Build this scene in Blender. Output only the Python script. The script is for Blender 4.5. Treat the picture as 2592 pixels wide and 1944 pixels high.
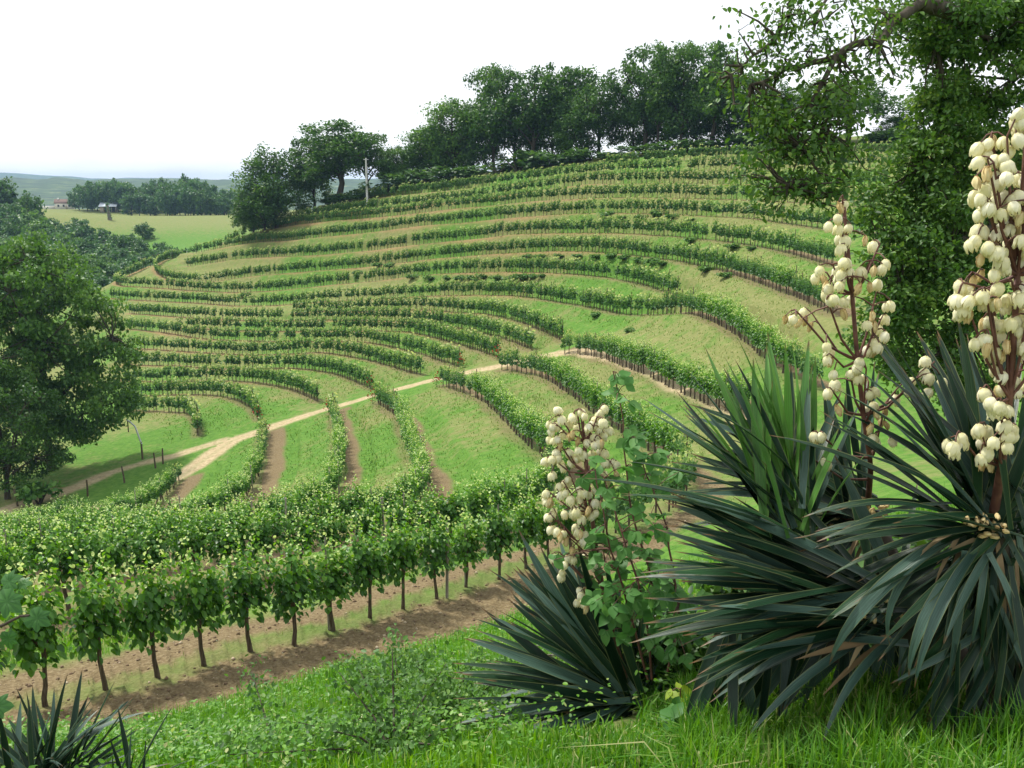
import bpy, math, random
import numpy as np
from mathutils import Vector, Matrix
from mathutils.kdtree import KDTree
for _o in list(bpy.data.objects): bpy.data.objects.remove(_o)
sc=bpy.context.scene; col=sc.collection
R_=math.radians
# ------------------------------------------------------------------ camera
F=2338.0; PITCH=R_(12.3); CP,SP=math.cos(PITCH),math.sin(PITCH)
cam=bpy.data.cameras.new('camera'); camo=bpy.data.objects.new('camera',cam); col.objects.link(camo)
cam.sensor_width=36.0; cam.lens=36.0*F/2592.0; cam.clip_start=0.05; cam.clip_end=30000
camo.rotation_euler=(math.pi/2-PITCH,0,0); sc.camera=camo
# ------------------------------------------------------------------ sky, sun, exposure
SUN_EL,SUN_AZ=R_(56),R_(-50)          # azimuth measured from +Y, negative = to the left
sd=Vector((math.sin(SUN_AZ)*math.cos(SUN_EL),math.cos(SUN_AZ)*math.cos(SUN_EL),math.sin(SUN_EL)))
W=bpy.data.worlds.new('World'); sc.world=W; W.use_nodes=True
nt=W.node_tree; nt.nodes.clear()
def N(t,tp,**k):
    n=t.nodes.new(tp)
    for a,b in k.items(): setattr(n,a,b)
    return n
wo=N(nt,'ShaderNodeOutputWorld'); bg=N(nt,'ShaderNodeBackground'); bg.inputs[1].default_value=0.12
sky=N(nt,'ShaderNodeTexSky',sky_type='NISHITA',sun_disc=False,sun_elevation=SUN_EL,sun_rotation=SUN_AZ,air_density=1.0,dust_density=2.0,ozone_density=1.0)
tc=N(nt,'ShaderNodeTexCoord'); mp=N(nt,'ShaderNodeMapping'); mp.inputs['Scale'].default_value=(1.0,1.0,3.2); mp.inputs['Location'].default_value=(.7,.25,.2)
nz=N(nt,'ShaderNodeTexNoise'); nz.inputs['Scale'].default_value=2.3; nz.inputs['Detail'].default_value=6; nz.inputs['Roughness'].default_value=.55
cr=N(nt,'ShaderNodeValToRGB'); cr.color_ramp.elements[0].position=.30; cr.color_ramp.elements[0].color=(.42,.42,.42,1); cr.color_ramp.elements[1].position=.52; cr.color_ramp.elements[1].color=(1,1,1,1)
mx=N(nt,'ShaderNodeMix',data_type='RGBA'); mx.inputs[7].default_value=(8.8,9.0,9.3,1)
L=nt.links.new
L(tc.outputs['Generated'],mp.inputs[0]);L(mp.outputs[0],nz.inputs['Vector']);L(nz.outputs['Fac'],cr.inputs[0]);L(cr.outputs[0],mx.inputs[0])
L(sky.outputs[0],mx.inputs[6]);L(mx.outputs[2],bg.inputs[0]);L(bg.outputs[0],wo.inputs[0])
sl=bpy.data.lights.new('sun','SUN'); sl.energy=4.2; sl.angle=R_(5); sl.color=(1,.96,.88)
so=bpy.data.objects.new('sun',sl); col.objects.link(so); so.rotation_euler=(-sd).to_track_quat('-Z','Y').to_euler()
vs=sc.view_settings; vs.view_transform='Standard'; vs.look='None'; vs.exposure=0.32; vs.gamma=1.0; vs.use_curve_mapping=False
cy=sc.cycles; cy.max_bounces=6; cy.diffuse_bounces=3; cy.glossy_bounces=2; cy.transmission_bounces=3; cy.volume_bounces=0; cy.transparent_max_bounces=4
HAZE=.00016
cy.caustics_reflective=False; cy.caustics_refractive=False
# ------------------------------------------------------------------ helpers
rng=np.random.default_rng(7); rnd=random.Random(11)
def tag(o,label=None,cat=None,group=None,kind=None):
    if label: o['label']=label
    if cat: o['category']=cat
    if group: o['group']=group
    if kind: o['kind']=kind
    return o
def link(name,data,parent=None,mat=None):
    o=bpy.data.objects.new(name,data); col.objects.link(o)
    if parent is not None: o.parent=parent
    if mat is not None: o.matrix_local=mat
    return o
def empty(name,loc,rz=0,scale=(1,1,1)):
    o=bpy.data.objects.new(name,None); col.objects.link(o); o.location=loc; o.rotation_euler=(0,0,rz); o.scale=scale; o.empty_display_size=.2
    return o
def mesh_np(name,V,faces,mats,midx=None,attrs=None,smooth=False):
    """V (n,3); faces: list of (m,k) int arrays; attrs: dict name->per-face float array (order of faces list)"""
    me=bpy.data.meshes.new(name); V=np.asarray(V,np.float32)
    faces=[np.asarray(f,np.int32) for f in faces if len(f)]
    nl=sum(f.size for f in faces); nf=sum(len(f) for f in faces)
    me.vertices.add(len(V)); me.vertices.foreach_set('co',V.ravel())
    me.loops.add(nl); me.loops.foreach_set('vertex_index',np.concatenate([f.ravel() for f in faces]))
    tot=np.concatenate([np.full(len(f),f.shape[1],np.int32) for f in faces]); st=np.r_[0,np.cumsum(tot)[:-1]].astype(np.int32)
    me.polygons.add(nf); me.polygons.foreach_set('loop_start',st); me.polygons.foreach_set('loop_total',tot)
    for m in mats: me.materials.append(m)
    if midx is not None: me.polygons.foreach_set('material_index',np.asarray(midx,np.int32))
    if smooth: me.polygons.foreach_set('use_smooth',np.ones(nf,bool))
    for k,a in (attrs or {}).items():
        dom='POINT' if len(a)==len(V) and len(a)!=nf else 'FACE'
        at=me.attributes.new(k,'FLOAT',dom); at.data.foreach_set('value',np.asarray(a,np.float32))
    me.update(calc_edges=True); return me
class MB:
    """collects verts / tris+quads with a material index and a tint per face"""
    def __init__(s): s.V=[];s.F={3:[],4:[]};s.M={3:[],4:[]};s.T={3:[],4:[]};s.n=0
    def add(s,V,Fq,m=0,t=0.5):
        V=np.asarray(V,float);Fq=np.asarray(Fq,int)
        if len(Fq)==0: return
        k=Fq.shape[1];s.V.append(V);s.F[k].append(Fq+s.n);s.n+=len(V)
        s.M[k].append(np.full(len(Fq),m));s.T[k].append(np.broadcast_to(np.asarray(t,float),(len(Fq),)))
    def mesh(s,name,mats,smooth=False):
        fs=[];ms=[];ts=[]
        for k in (3,4):
            if s.F[k]: fs.append(np.concatenate(s.F[k]));ms.append(np.concatenate(s.M[k]));ts.append(np.concatenate(s.T[k]))
        return mesh_np(name,np.concatenate(s.V),fs,mats,np.concatenate(ms),{'tint':np.concatenate(ts)},smooth)
def nrm(a): return a/np.maximum(np.linalg.norm(a,axis=-1,keepdims=True),1e-9)
def leaves(C,D,Nn,L,W,fold=.12,curl=0.0):
    """folded six-point leaves: base C, tip along D, face normal Nn"""
    C=np.asarray(C,float);n=len(C);D=nrm(D);S=nrm(np.cross(D,Nn));U=np.cross(S,D)
    L=np.broadcast_to(np.asarray(L,float),(n,))[:,None];W=np.broadcast_to(np.asarray(W,float),(n,))[:,None]
    h=fold*W
    v=np.stack([C,C+D*L*.28+S*W*.46+U*h,C+D*L*.68+S*W*.40+U*h-U*curl*L,C+D*L-U*curl*2*L,C+D*L*.68-S*W*.40+U*h-U*curl*L,C+D*L*.28-S*W*.46+U*h],1).reshape(-1,3)
    i=np.arange(n)[:,None]*6
    return v,np.concatenate([i+[0,1,2,3],i+[0,3,4,5]],1).reshape(-1,4)
def cards(C,D,Nn,L,W):
    C=np.asarray(C,float);n=len(C);D=nrm(D);S=nrm(np.cross(D,Nn));U=np.cross(S,D)
    L=np.broadcast_to(np.asarray(L,float),(n,))[:,None];W=np.broadcast_to(np.asarray(W,float),(n,))[:,None]
    v=np.stack([C-D*L*.5,C+S*W*.5+U*W*.12,C+D*L*.5,C-S*W*.5+U*W*.12],1).reshape(-1,3)
    return v,np.arange(n)[:,None]*4+np.arange(4)
def tube(P,r,k=6,cap=True):
    P=np.asarray(P,float);n=len(P);r=np.broadcast_to(np.asarray(r,float),(n,))
    T=np.gradient(P,axis=0);T=nrm(T);ref=np.array([0,0,1.]) if abs(T[:,2]).mean()<.8 else np.array([1.,0,0])
    A=nrm(np.cross(T,ref));B=np.cross(T,A)
    a=np.arange(k)*2*math.pi/k
    V=(P[:,None]+r[:,None,None]*(np.cos(a)[None,:,None]*A[:,None]+np.sin(a)[None,:,None]*B[:,None])).reshape(-1,3)
    i=np.arange(n-1)[:,None]*k;j=np.arange(k)[None];j2=(j+1)%k
    Q=np.stack([i+j,i+j2,i+k+j2,i+k+j],-1).reshape(-1,4)
    return V,Q
def unit_rand(n,g=None):
    g=g or rng; return nrm(g.normal(size=(n,3)))
def _h(ix,iy,s):
    h=(ix*374761393+iy*668265263+s*974711)&0x7fffffff; h=((h^(h>>13))*1274126177)&0x7fffffff
    return ((h^(h>>16))&0xffff)/65535.0
def vnoise(x,y,s=0):
    ix=np.floor(x).astype(np.int64);iy=np.floor(y).astype(np.int64);fx=x-ix;fy=y-iy
    fx=fx*fx*(3-2*fx);fy=fy*fy*(3-2*fy)
    return (_h(ix,iy,s)*(1-fx)+_h(ix+1,iy,s)*fx)*(1-fy)+(_h(ix,iy+1,s)*(1-fx)+_h(ix+1,iy+1,s)*fx)*fy
def fbm(x,y,s=0,o=4):
    r=0;a=.5
    for k in range(o): r=r+a*vnoise(x*2**k,y*2**k,s+k);a*=.5
    return r/(1-.5**o)
def sstep(a,b,x): t=np.clip((x-a)/(b-a),0,1); return t*t*(3-2*t)
# ------------------------------------------------------------------ materials
def newmat(name):
    m=bpy.data.materials.new(name); m.use_nodes=True; t=m.node_tree; t.nodes.clear()
    o=N(t,'ShaderNodeOutputMaterial'); return m,t,o
def ramp(t,fac,stops):
    r=N(t,'ShaderNodeValToRGB'); e=r.color_ramp.elements
    while len(e)<len(stops): e.new(.5)
    for q,(p,c) in zip(e,stops): q.position=p; q.color=(*c,1)
    t.links.new(fac,r.inputs[0]); return r.outputs[0]
def leafmat(name,stops,trans=.35,rough=.5,spec=.35,noise=0.0):
    """leaf colour runs over the per-leaf tint; light comes through the blade"""
    m,t,o=newmat(name); a=N(t,'ShaderNodeAttribute',attribute_name='tint')
    oi=N(t,'ShaderNodeObjectInfo'); ad=N(t,'ShaderNodeMath',operation='MULTIPLY_ADD'); ad.inputs[1].default_value=.14; ad.inputs[2].default_value=-.07
    t.links.new(oi.outputs['Random'],ad.inputs[0]); s=N(t,'ShaderNodeMath',operation='ADD'); t.links.new(a.outputs['Fac'],s.inputs[0]); t.links.new(ad.outputs[0],s.inputs[1])
    c=ramp(t,s.outputs[0],stops)
    p=N(t,'ShaderNodeBsdfPrincipled'); p.inputs['Roughness'].default_value=rough; p.inputs['Specular IOR Level'].default_value=spec
    tr=N(t,'ShaderNodeBsdfTranslucent'); hs=N(t,'ShaderNodeHueSaturation'); hs.inputs['Hue'].default_value=.485; hs.inputs['Saturation'].default_value=1.1; hs.inputs['Value'].default_value=1.5
    t.links.new(c,hs.inputs['Color']); t.links.new(hs.outputs[0],tr.inputs[0]); t.links.new(c,p.inputs['Base Color'])
    mi=N(t,'ShaderNodeMixShader'); mi.inputs[0].default_value=trans
    t.links.new(p.outputs[0],mi.inputs[1]); t.links.new(tr.outputs[0],mi.inputs[2]); t.links.new(mi.outputs[0],o.inputs[0]); return m
def yuccamat(name,stops,trans=.05,rough=.42,spec=.32):
    """stiff blades: fine lengthwise fibres, pale rims, brown needle tips"""
    m=leafmat(name,stops,trans,rough,spec); t=m.node_tree; p=[n for n in t.nodes if n.type=='BSDF_PRINCIPLED'][0]; src=p.inputs['Base Color'].links[0].from_socket
    co=N(t,'ShaderNodeTexCoord'); mp=N(t,'ShaderNodeMapping'); mp.inputs['Scale'].default_value=(260,5,5); n=N(t,'ShaderNodeTexNoise'); n.inputs['Scale'].default_value=1; n.inputs['Detail'].default_value=3
    t.links.new(co.outputs['Object'],mp.inputs[0]); t.links.new(mp.outputs[0],n.inputs['Vector'])
    mr=N(t,'ShaderNodeMapRange'); mr.inputs['From Min'].default_value=.3; mr.inputs['From Max'].default_value=.7; mr.inputs['To Min'].default_value=.55; mr.inputs['To Max'].default_value=1.5; t.links.new(n.outputs['Fac'],mr.inputs[0])
    x=N(t,'ShaderNodeMix',data_type='RGBA',blend_type='MULTIPLY'); x.inputs[0].default_value=1; t.links.new(src,x.inputs[6]); t.links.new(mr.outputs[0],x.inputs[7])
    def over(col_in,attr,a,b,c,amt):
        at_=N(t,'ShaderNodeAttribute',attribute_name=attr); r=N(t,'ShaderNodeMapRange'); r.inputs['From Min'].default_value=a; r.inputs['From Max'].default_value=b; r.inputs['To Max'].default_value=amt; t.links.new(at_.outputs['Fac'],r.inputs[0])
        y=N(t,'ShaderNodeMix',data_type='RGBA'); t.links.new(r.outputs[0],y.inputs[0]); t.links.new(col_in,y.inputs[6]); y.inputs[7].default_value=(*c,1); return y.outputs[2]
    c=over(x.outputs[2],'across',.86,.97,(.16,.19,.07),.8); c=over(c,'along',.92,.97,(.13,.075,.03),1.0)
    n2=N(t,'ShaderNodeTexNoise'); n2.inputs['Scale'].default_value=14; t.links.new(co.outputs['Object'],n2.inputs['Vector']); r2=N(t,'ShaderNodeMapRange'); r2.inputs['From Min'].default_value=.70; r2.inputs['From Max'].default_value=.76; r2.inputs['To Max'].default_value=.55; t.links.new(n2.outputs['Fac'],r2.inputs[0])
    y=N(t,'ShaderNodeMix',data_type='RGBA'); t.links.new(r2.outputs[0],y.inputs[0]); t.links.new(c,y.inputs[6]); y.inputs[7].default_value=(.16,.11,.05,1); t.links.new(y.outputs[2],p.inputs['Base Color'])
    b=N(t,'ShaderNodeBump'); b.inputs['Strength'].default_value=.35; b.inputs['Distance'].default_value=.004; t.links.new(n.outputs['Fac'],b.inputs['Height']); t.links.new(b.outputs[0],p.inputs['Normal']); return m
def plainmat(name,c1,c2,scale=8,rough=.85,bump=.3,spec=.3,stretch=(1,1,1),detail=6):
    m,t,o=newmat(name); co=N(t,'ShaderNodeTexCoord'); mp=N(t,'ShaderNodeMapping'); mp.inputs['Scale'].default_value=stretch
    n=N(t,'ShaderNodeTexNoise'); n.inputs['Scale'].default_value=scale; n.inputs['Detail'].default_value=detail
    t.links.new(co.outputs['Object'],mp.inputs[0]); t.links.new(mp.outputs[0],n.inputs['Vector'])
    c=ramp(t,n.outputs['Fac'],[(.3,c1),(.7,c2)])
    p=N(t,'ShaderNodeBsdfPrincipled'); p.inputs['Roughness'].default_value=rough; p.inputs['Specular IOR Level'].default_value=spec
    b=N(t,'ShaderNodeBump'); b.inputs['Strength'].default_value=bump; b.inputs['Distance'].default_value=.02
    t.links.new(n.outputs['Fac'],b.inputs['Height']); t.links.new(b.outputs[0],p.inputs['Normal']); t.links.new(c,p.inputs['Base Color']); t.links.new(p.outputs[0],o.inputs[0]); return m
M={}
M['vine']=leafmat('vine_leaf',[(0,(.030,.105,.014)),(.35,(.075,.21,.020)),(.65,(.17,.35,.035)),(1,(.52,.62,.24))],trans=.38,rough=.42,spec=.4)
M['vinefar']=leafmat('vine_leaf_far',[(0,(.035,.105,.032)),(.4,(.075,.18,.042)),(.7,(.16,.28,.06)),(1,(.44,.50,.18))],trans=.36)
M['oak']=leafmat('oak_leaf',[(0,(.020,.062,.012)),(.5,(.054,.135,.022)),(.85,(.105,.21,.034)),(1,(.19,.29,.06))],trans=.32)
M['oak2']=leafmat('light_leaf',[(0,(.032,.09,.016)),(.5,(.078,.18,.03)),(.85,(.145,.265,.046)),(1,(.24,.36,.08))],trans=.34)
M['wood']=leafmat('wood_leaf',[(0,(.030,.085,.026)),(.5,(.065,.155,.040)),(1,(.13,.24,.06))],trans=.3)
M['shrub']=leafmat('shrub_leaf',[(0,(.035,.10,.018)),(.5,(.085,.20,.035)),(1,(.22,.36,.08))],trans=.34)
M['bramble']=leafmat('bramble_leaf',[(0,(.030,.115,.022)),(.5,(.070,.20,.042)),(1,(.15,.31,.085))],trans=.4,rough=.5,spec=.25)
M['lime']=leafmat('young_bramble_leaf',[(0,(.16,.26,.01)),(1,(.30,.40,.03))],trans=.4)
M['fig']=leafmat('broad_leaf',[(0,(.02,.085,.016)),(.5,(.05,.155,.03)),(1,(.11,.22,.08))],trans=.3)
M['grass']=leafmat('grass_blade',[(0,(.03,.11,.01)),(.45,(.08,.235,.018)),(.8,(.17,.35,.04)),(1,(.40,.42,.18))],trans=.42,rough=.42)
M['bankgrass']=leafmat('bank_grass_blade',[(0,(.06,.14,.02)),(.5,(.12,.22,.03)),(1,(.30,.31,.13))],trans=.35,rough=.6)
M['yucca']=yuccamat('yucca_leaf',[(0,(.004,.016,.008)),(.5,(.009,.033,.014)),(1,(.022,.068,.022))],trans=.04,rough=.38,spec=.26)
M['yuccagrey']=yuccamat('drooping_highlit_yucca_leaf',[(0,(.026,.060,.044)),(1,(.070,.13,.095))],trans=.05,rough=.40,spec=.32)
M['yuccapale']=yuccamat('young_yucca_leaf',[(0,(.045,.15,.03)),(1,(.115,.27,.055))],trans=.28,rough=.4,spec=.4)
M['yuccadry']=leafmat('dry_yucca_leaf',[(0,(.22,.15,.07)),(1,(.42,.32,.18))],trans=.1,rough=.7)
M['petal']=leafmat('yucca_petal',[(0,(.66,.64,.34)),(.5,(.78,.75,.48)),(1,(.85,.83,.66))],trans=.25,rough=.5)
M['wilt']=leafmat('wilted_petal',[(0,(.46,.33,.13)),(.5,(.64,.50,.24)),(1,(.72,.64,.36))],trans=.2,rough=.7)
M['stalk']=plainmat('yucca_stalk',(.07,.028,.022),(.16,.075,.05),30,.6,.3)
M['bark']=plainmat('bark',(.035,.028,.02),(.10,.085,.065),14,.9,.8,.2,(1,1,.25))
M['vinebark']=plainmat('vine_bark',(.05,.037,.026),(.16,.125,.09),40,.95,.9,.1,(1,1,.2))
M['post']=plainmat('weathered_post',(.16,.145,.12),(.32,.29,.25),25,.9,.4,.2,(1,1,.15))
M['concrete']=plainmat('concrete_pole',(.50,.50,.49),(.66,.66,.64),6,.8,.1)
M['metal']=plainmat('pale_metal',(.42,.45,.50),(.55,.58,.63),5,.4,.05,.5)
M['red']=plainmat('rose_red',(.45,.03,.02),(.6,.08,.04),20,.6,.1)
M['stone']=plainmat('stone',(.34,.26,.17),(.55,.46,.34),9,.9,.5)
M['clod']=plainmat('clod',(.12,.08,.05),(.25,.18,.115),3,.95,.5)
M['brush']=plainmat('dead_wood',(.07,.055,.045),(.27,.235,.20),18,.9,.6,.2,(1,1,.2))
M['wall']=plainmat('render_wall',(.62,.58,.52),(.74,.71,.65),.6,.9,.1)
M['roof']=plainmat('tile_roof',(.10,.065,.055),(.16,.10,.08),1.5,.9,.3)
M['sheet']=plainmat('sheet_roof',(.60,.66,.74),(.72,.77,.84),.5,.45,.05)
M['dark']=plainmat('dark_pane_and_shade',(.02,.02,.022),(.035,.035,.04),2,.6,.05)
M['timber']=plainmat('barn_timber',(.28,.23,.17),(.40,.34,.26),1.2,.9,.2)
# ------------------------------------------------------------------ the lie of the land
# surveyed points: vine rows, paths and field edges, each as photo x, photo y and distance in metres
def ray(u,v):
    xc=(np.asarray(u,float)-1296)/F; yc=-(np.asarray(v,float)-972)/F
    return np.stack([xc, CP+yc*SP, -SP+yc*CP],-1)
def P3(u,v,d): return ray(u,v)*np.asarray(d,float)[...,None]
def px(p):
    p=np.asarray(p,float); d=p[...,1]*CP-p[...,2]*SP; up=p[...,1]*SP+p[...,2]*CP
    return 1296+F*p[...,0]/d, 972-F*up/d, d
ROWS={
'z':[(1540,424,131),(1700,408,124),(1900,402),(2147,401),(2296,396,107)],
'a':[(830,520,168),(935,504),(990,497,155),(1180,478),(1315,463),(1490,444,130),(1598,437),(1707,434),(1836,431,113),(2147,426),(2296,427,102)],
'b':[(711,567,172),(765,556),(846,541),(1044,521,147),(1180,509),(1315,488),(1490,466,125),(1571,466),(1707,464),(1897,467,108),(2161,472),(2242,477,97)],
'c':[(573,606,180),(630,594),(673,583),(752,569),(841,559,160),(922,553),(1030,543),(1152,528,137),(1261,519),(1342,510),(1435,504.6),(1571,500,116),(1707,502),(1842,505,103),(2025,513),(2202,524,90)],
'd':[(489,643,182),(570,626),(651,613),(727,610,162),(806,601),(935,589),(1071,571,138),(1152,566),(1288,552),(1435,542),(1544,538.5,113),(1707,544),(1903,553,95),(1998,568),(2107,583),(2188,592,80)],
'e':[(475,675,178),(521,669),(602,656),(684,651),(806,646,152),(935,635),(1044,621),(1139,610.5,132),(1220,604),(1300,593),(1435,590,113),(1571,591),(1707,599,97),(1842,613),(1897,621,87),(1971,635),(2025,651),(2107,674,72)],
'f':[(461,644,190),(445,648),(413,661),(388,676,178),(391,691),(426,710),(494,717,165),(562,710),(630,700),(695,694),(820,684,148),(935,676),(1085,656),(1152,651,130),(1250,643),(1383,636),(1463,636,110),(1571,643),(1707,660,90),(1808,681),(1897,710,74),(1944,727),(2025,757,63),(2107,798,56)],
'g':[(385,664,184),(366,678),(331,691),(304,702,175),(285,714),(290,724,168),(372,727),(494,736),(597,741),(711,735,150),(822,723),(949,712),(1030,701,130),(1112,693),(1261,688),(1300,689,116),(1435,693),(1530,702),(1598,715,95),(1680,738),(1712,750,82)],
'h':[(282,756,162),(386,762),(494,767),(597,775,145),(695,774),(776,768),(822,763,130),(976,756),(1071,750),(1144,748),(1220,747,116),(1315,750),(1408,765),(1490,778,92),(1571,797),(1653,799,80),(1734,792),(1761,799,70),(1815,819),(1870,852,58),(1897,873),(1936,913,51),(2000,955),(2060,985,43)],
'ib':[(749,793,131),(800,787),(862,790,126),(990,784),(1093,785),(1160,792),(1207,793,110),(1261,801),(1315,816,98),(1397,850),(1422,863,82)],
'i':[(329,794,146),(440,802),(586,811),(724,812),(800,809,124),(914,811),(1010,813),(1117,824,108),(1220,843),(1307,869),(1346,886,84)],
'ka':[(456,831,133),(551,834,130),(630,838),(792,839),(890,837),(1033,839,112),(1117,861),(1188,880),(1258,905,86)],
'kb':[(329,834,137),(413,842),(494,856),(562,861),(657,864,120),(792,864),(890,864),(965,872,106),(1060,896),(1139,923),(1163,929,86)],
'l':[(350,883,128),(440,888),(562,896),(657,899,115),(813,892),(881,902),(935,913,102),(990,929),(1044,945),(1062,949,89)],
'm':[(318,924,122),(440,926),(548,934),(657,932),(738,932),(792,937,105),(854,948),(895,966),(936,983,91)],
'n':[(299,961,115),(386,967),(502,964),(575,964),(630,967),(684,975,102),(738,986),(781,1005),(803,1016,90)],
'o':[(339,1002,108),(494,999),(548,1001),(589,1010,95),(630,1027),(651,1051),(652,1062,84)],
'p':[(337,1040,102),(413,1043),(461,1045,95),(488,1051),(499,1070),(501,1102,84)],
'j':[(1430,894,80),(1490,899),(1530,909,72),(1612,940),(1707,985,55),(1788,1023),(1897,1058,44)],
'n1':[(1270,937,80),(1329,945,75),(1381,960),(1422,985),(1463,1015,58),(1503,1047),(1558,1088),(1582,1101,47),(1640,1140),(1705,1190),(1745,1236,38),(1715,1282,34),(1620,1325),(1520,1368),(1420,1410),(1332,1441,24),(1181,1488),(1019,1544),(841,1597,18.8),(633,1652),(398,1717),(111,1787,14),(-60,1830,13)],
'n2':[(1123,978,77),(1166,993),(1220,1013,68),(1256,1046),(1302,1094),(1342,1132,47),(1400,1170),(1430,1215,40),(1410,1262),(1329,1312,33),(1196,1365,29),(1000,1402),(800,1432,25.5),(500,1480),(174,1545,20.5),(-80,1600,19)],
'n3':[(957,1021,80),(974,1035),(1000,1051),(1017,1073),(1026,1103,62),(1034,1135),(1046,1170),(1064,1215,47),(1070,1260),(1040,1305,39),(975,1330),(918,1345),(800,1372,33.5),(640,1400),(450,1432,29.5),(250,1462),(100,1482),(-80,1505,25)],
'q':[(841,1045,81),(852,1085),(860,1130,66),(860,1190,57),(848,1250,50),(810,1302),(740,1335,42),(640,1360),(500,1382,37.5),(300,1410),(100,1432),(-80,1450,31)],
'r':[(667,1100,79),(664,1150),(655,1200,64),(633,1245),(590,1289,53),(530,1318),(440,1343,46.5),(300,1370),(120,1398),(-80,1420,36)],
't':[(452,1218,73),(430,1245),(407,1268),(370,1293,60),(330,1315),(260,1338),(150,1360,50),(0,1382,45),(-80,1392,43)],
'v':[(200,1311,67),(120,1330),(40,1350),(-60,1366,55)],
}
EXTRA=[ # u,v,d  more ground anchors
(820,1687,16.3),(230,1870,11.3),(1250,1520,21),(600,1850,8.8),(1000,1750,9.3),(1200,1650,9.8),(1000,1940,5.8),(300,1940,5.8),(600,1940,5.8),(40,1940,5.6),
(1350,1780,4.5),(1590,1790,4.2),(1560,1900,3.55),(1400,1860,4.4),(1400,1944,3.75),(1200,1944,4.3),(1480,1820,4.35),(2000,1830,3.1),(2400,1830,2.9),(2592,1944,2.5),(1250,1900,4.7),(1800,1944,2.75),(1250,1800,5.2),
(129,1183,78),(300,1090,90),(314,1224,72),(0,1230,75),(100,1260,69),(200,1080,96),(520,1150,78),
(1606,390,140),(1480,400,145),(1300,428,152),(1040,455,162),(870,505,176),(2000,372,128),(2296,360,120),
(2449,1031,42),(2300,1000,45),
# beyond
(560,545,400),(640,545,430),(300,530,480),(180,530,530),(640,570,350),(440,625,300),(380,612,325),
]
XYZ=[ # direct ground points
(0,0,-1.62),(1.5,0,-1.55),(-2,0,-1.8),(0,-6,-1.2),(6,-4,-1.0),(-6,-4,-2.2),(4,2,-1.6),(6,6,-2.6),(10,17,-5.6),(14,10,-4.0),(16,30,-9.0),(10,26,-8.2),(25,40,-9),(30,20,-5),(40,60,-6),(45,90,1),
(3,6,-3.6),(1,8,-4.8),(5,11,-5.3),(-3,4,-2.6),(-5,2.5,-2.7),(-10,8,-5.6),(-14,12,-7.2),(-20,16,-8.5),
(60,130,8),(40,150,6),(20,165,3),(0,185,0),(-25,200,-6),(0,230,-8),(60,200,2),
(-90,180,-27),(-75,205,-26),(-70,140,-30),(-60,110,-30),(-80,90,-30),(-60,70,-27),(-50,50,-21),(-40,30,-15),
(-183,337,-10),(-160,325,-20),(-128,303,-27),(-98,272,-29),(-98,231,-32),(-139,254,-24),(-128,225,-28),(-240,330,-4),(-160,215,-22),(-200,450,-18),
(100,-50,0),(-100,-50,-8),(0,-100,4),(150,100,6),(200,300,0),(50,400,-18),(-300,150,-15),(-60,560,-16),(0,700,-20),(-250,700,-20),(-400,700,-20),(-400,400,-8),(300,600,-10),
]
def rows3d():
    out={}
    for k,pts in ROWS.items():
        uv=np.array([(p[0],p[1]) for p in pts],float)
        s=np.r_[0,np.cumsum(np.hypot(*np.diff(uv,axis=0).T))]
        si=[s[i] for i,p in enumerate(pts) if len(p)==3]; di=[math.log(p[2]) for p in pts if len(p)==3]
        d=np.exp(np.interp(s,si,di))
        out[k]=(uv,d)
    return out
class MQ:
    def __init__(s,P,Z,c,lam):
        s.c=c; s.P=P
        n=len(P)
        A=np.zeros((n+3,n+3)); A[:n,:n]=-np.sqrt(((P[:,None]-P[None])**2).sum(-1)+c*c)
        A[:n,:n]+=np.diag(lam*np.ones(n)) if np.isscalar(lam) else np.diag(lam)
        A[:n,n]=1;A[:n,n+1:]=P/100;A[n,:n]=1;A[n+1:,:n]=P.T/100
        s.w=np.linalg.solve(A,np.r_[Z,0,0,0])
    def __call__(s,x,y):
        x=np.asarray(x,float);y=np.asarray(y,float);sh=x.shape;x=x.ravel();y=y.ravel();o=np.empty(len(x));n=len(s.P)
        for i in range(0,len(x),20000):
            X=x[i:i+20000,None];Y=y[i:i+20000,None]
            o[i:i+20000]=-np.sqrt((X-s.P[:,0])**2+(Y-s.P[:,1])**2+s.c**2)@s.w[:n]+s.w[n]+(x[i:i+20000]*s.w[n+1]+y[i:i+20000]*s.w[n+2])/100
        return o.reshape(sh)
R=rows3d()
pts=[]
for k,(uv,d) in R.items():
    q=P3(uv[:,0],uv[:,1],d); pts.append(q)
e=np.array(EXTRA,float); pts.append(P3(e[:,0],e[:,1],e[:,2]))
pts.append(np.array(XYZ,float))
A=np.concatenate(pts)
rr=np.hypot(A[:,0],A[:,1])
lam=np.clip(rr*0.05,0.1,6)*np.where(rr<6.5,.12,1.0)
T=MQ(A[:,:2],A[:,2],4.0,lam)
ROWS3=rows3d()
def tbase(x,y):
    x=np.asarray(x,float);y=np.asarray(y,float);r=np.hypot(x,y);z=T(x,y)
    return z
def zfar(x,y):
    r=np.hypot(x,y);az=np.degrees(np.arctan2(x,y))
    z=-24+0*r
    z=z+(23+8*fbm(az*.35,0*az,5,3))*np.exp(-((r-1750)/380)**2)+6*fbm(x/26,y/26,9,3)*np.exp(-((r-1750)/420)**2)
    z=z+(33+16*fbm(az*.5+9,0*az,6,3)+26*np.exp(-((az+29)/3.4)**2))*np.exp(-((r-4300)/600)**2)
    return z
def ground0(x,y):
    r=np.hypot(x,y);w=sstep(620,900,r);out=np.empty_like(r)
    m=r<905; out[m]=T(x[m],y[m]); out[~m]=0
    return np.where(w>=1,zfar(x,y),out*(1-w)+np.where(w>0,zfar(x,y),0)*w)
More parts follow.
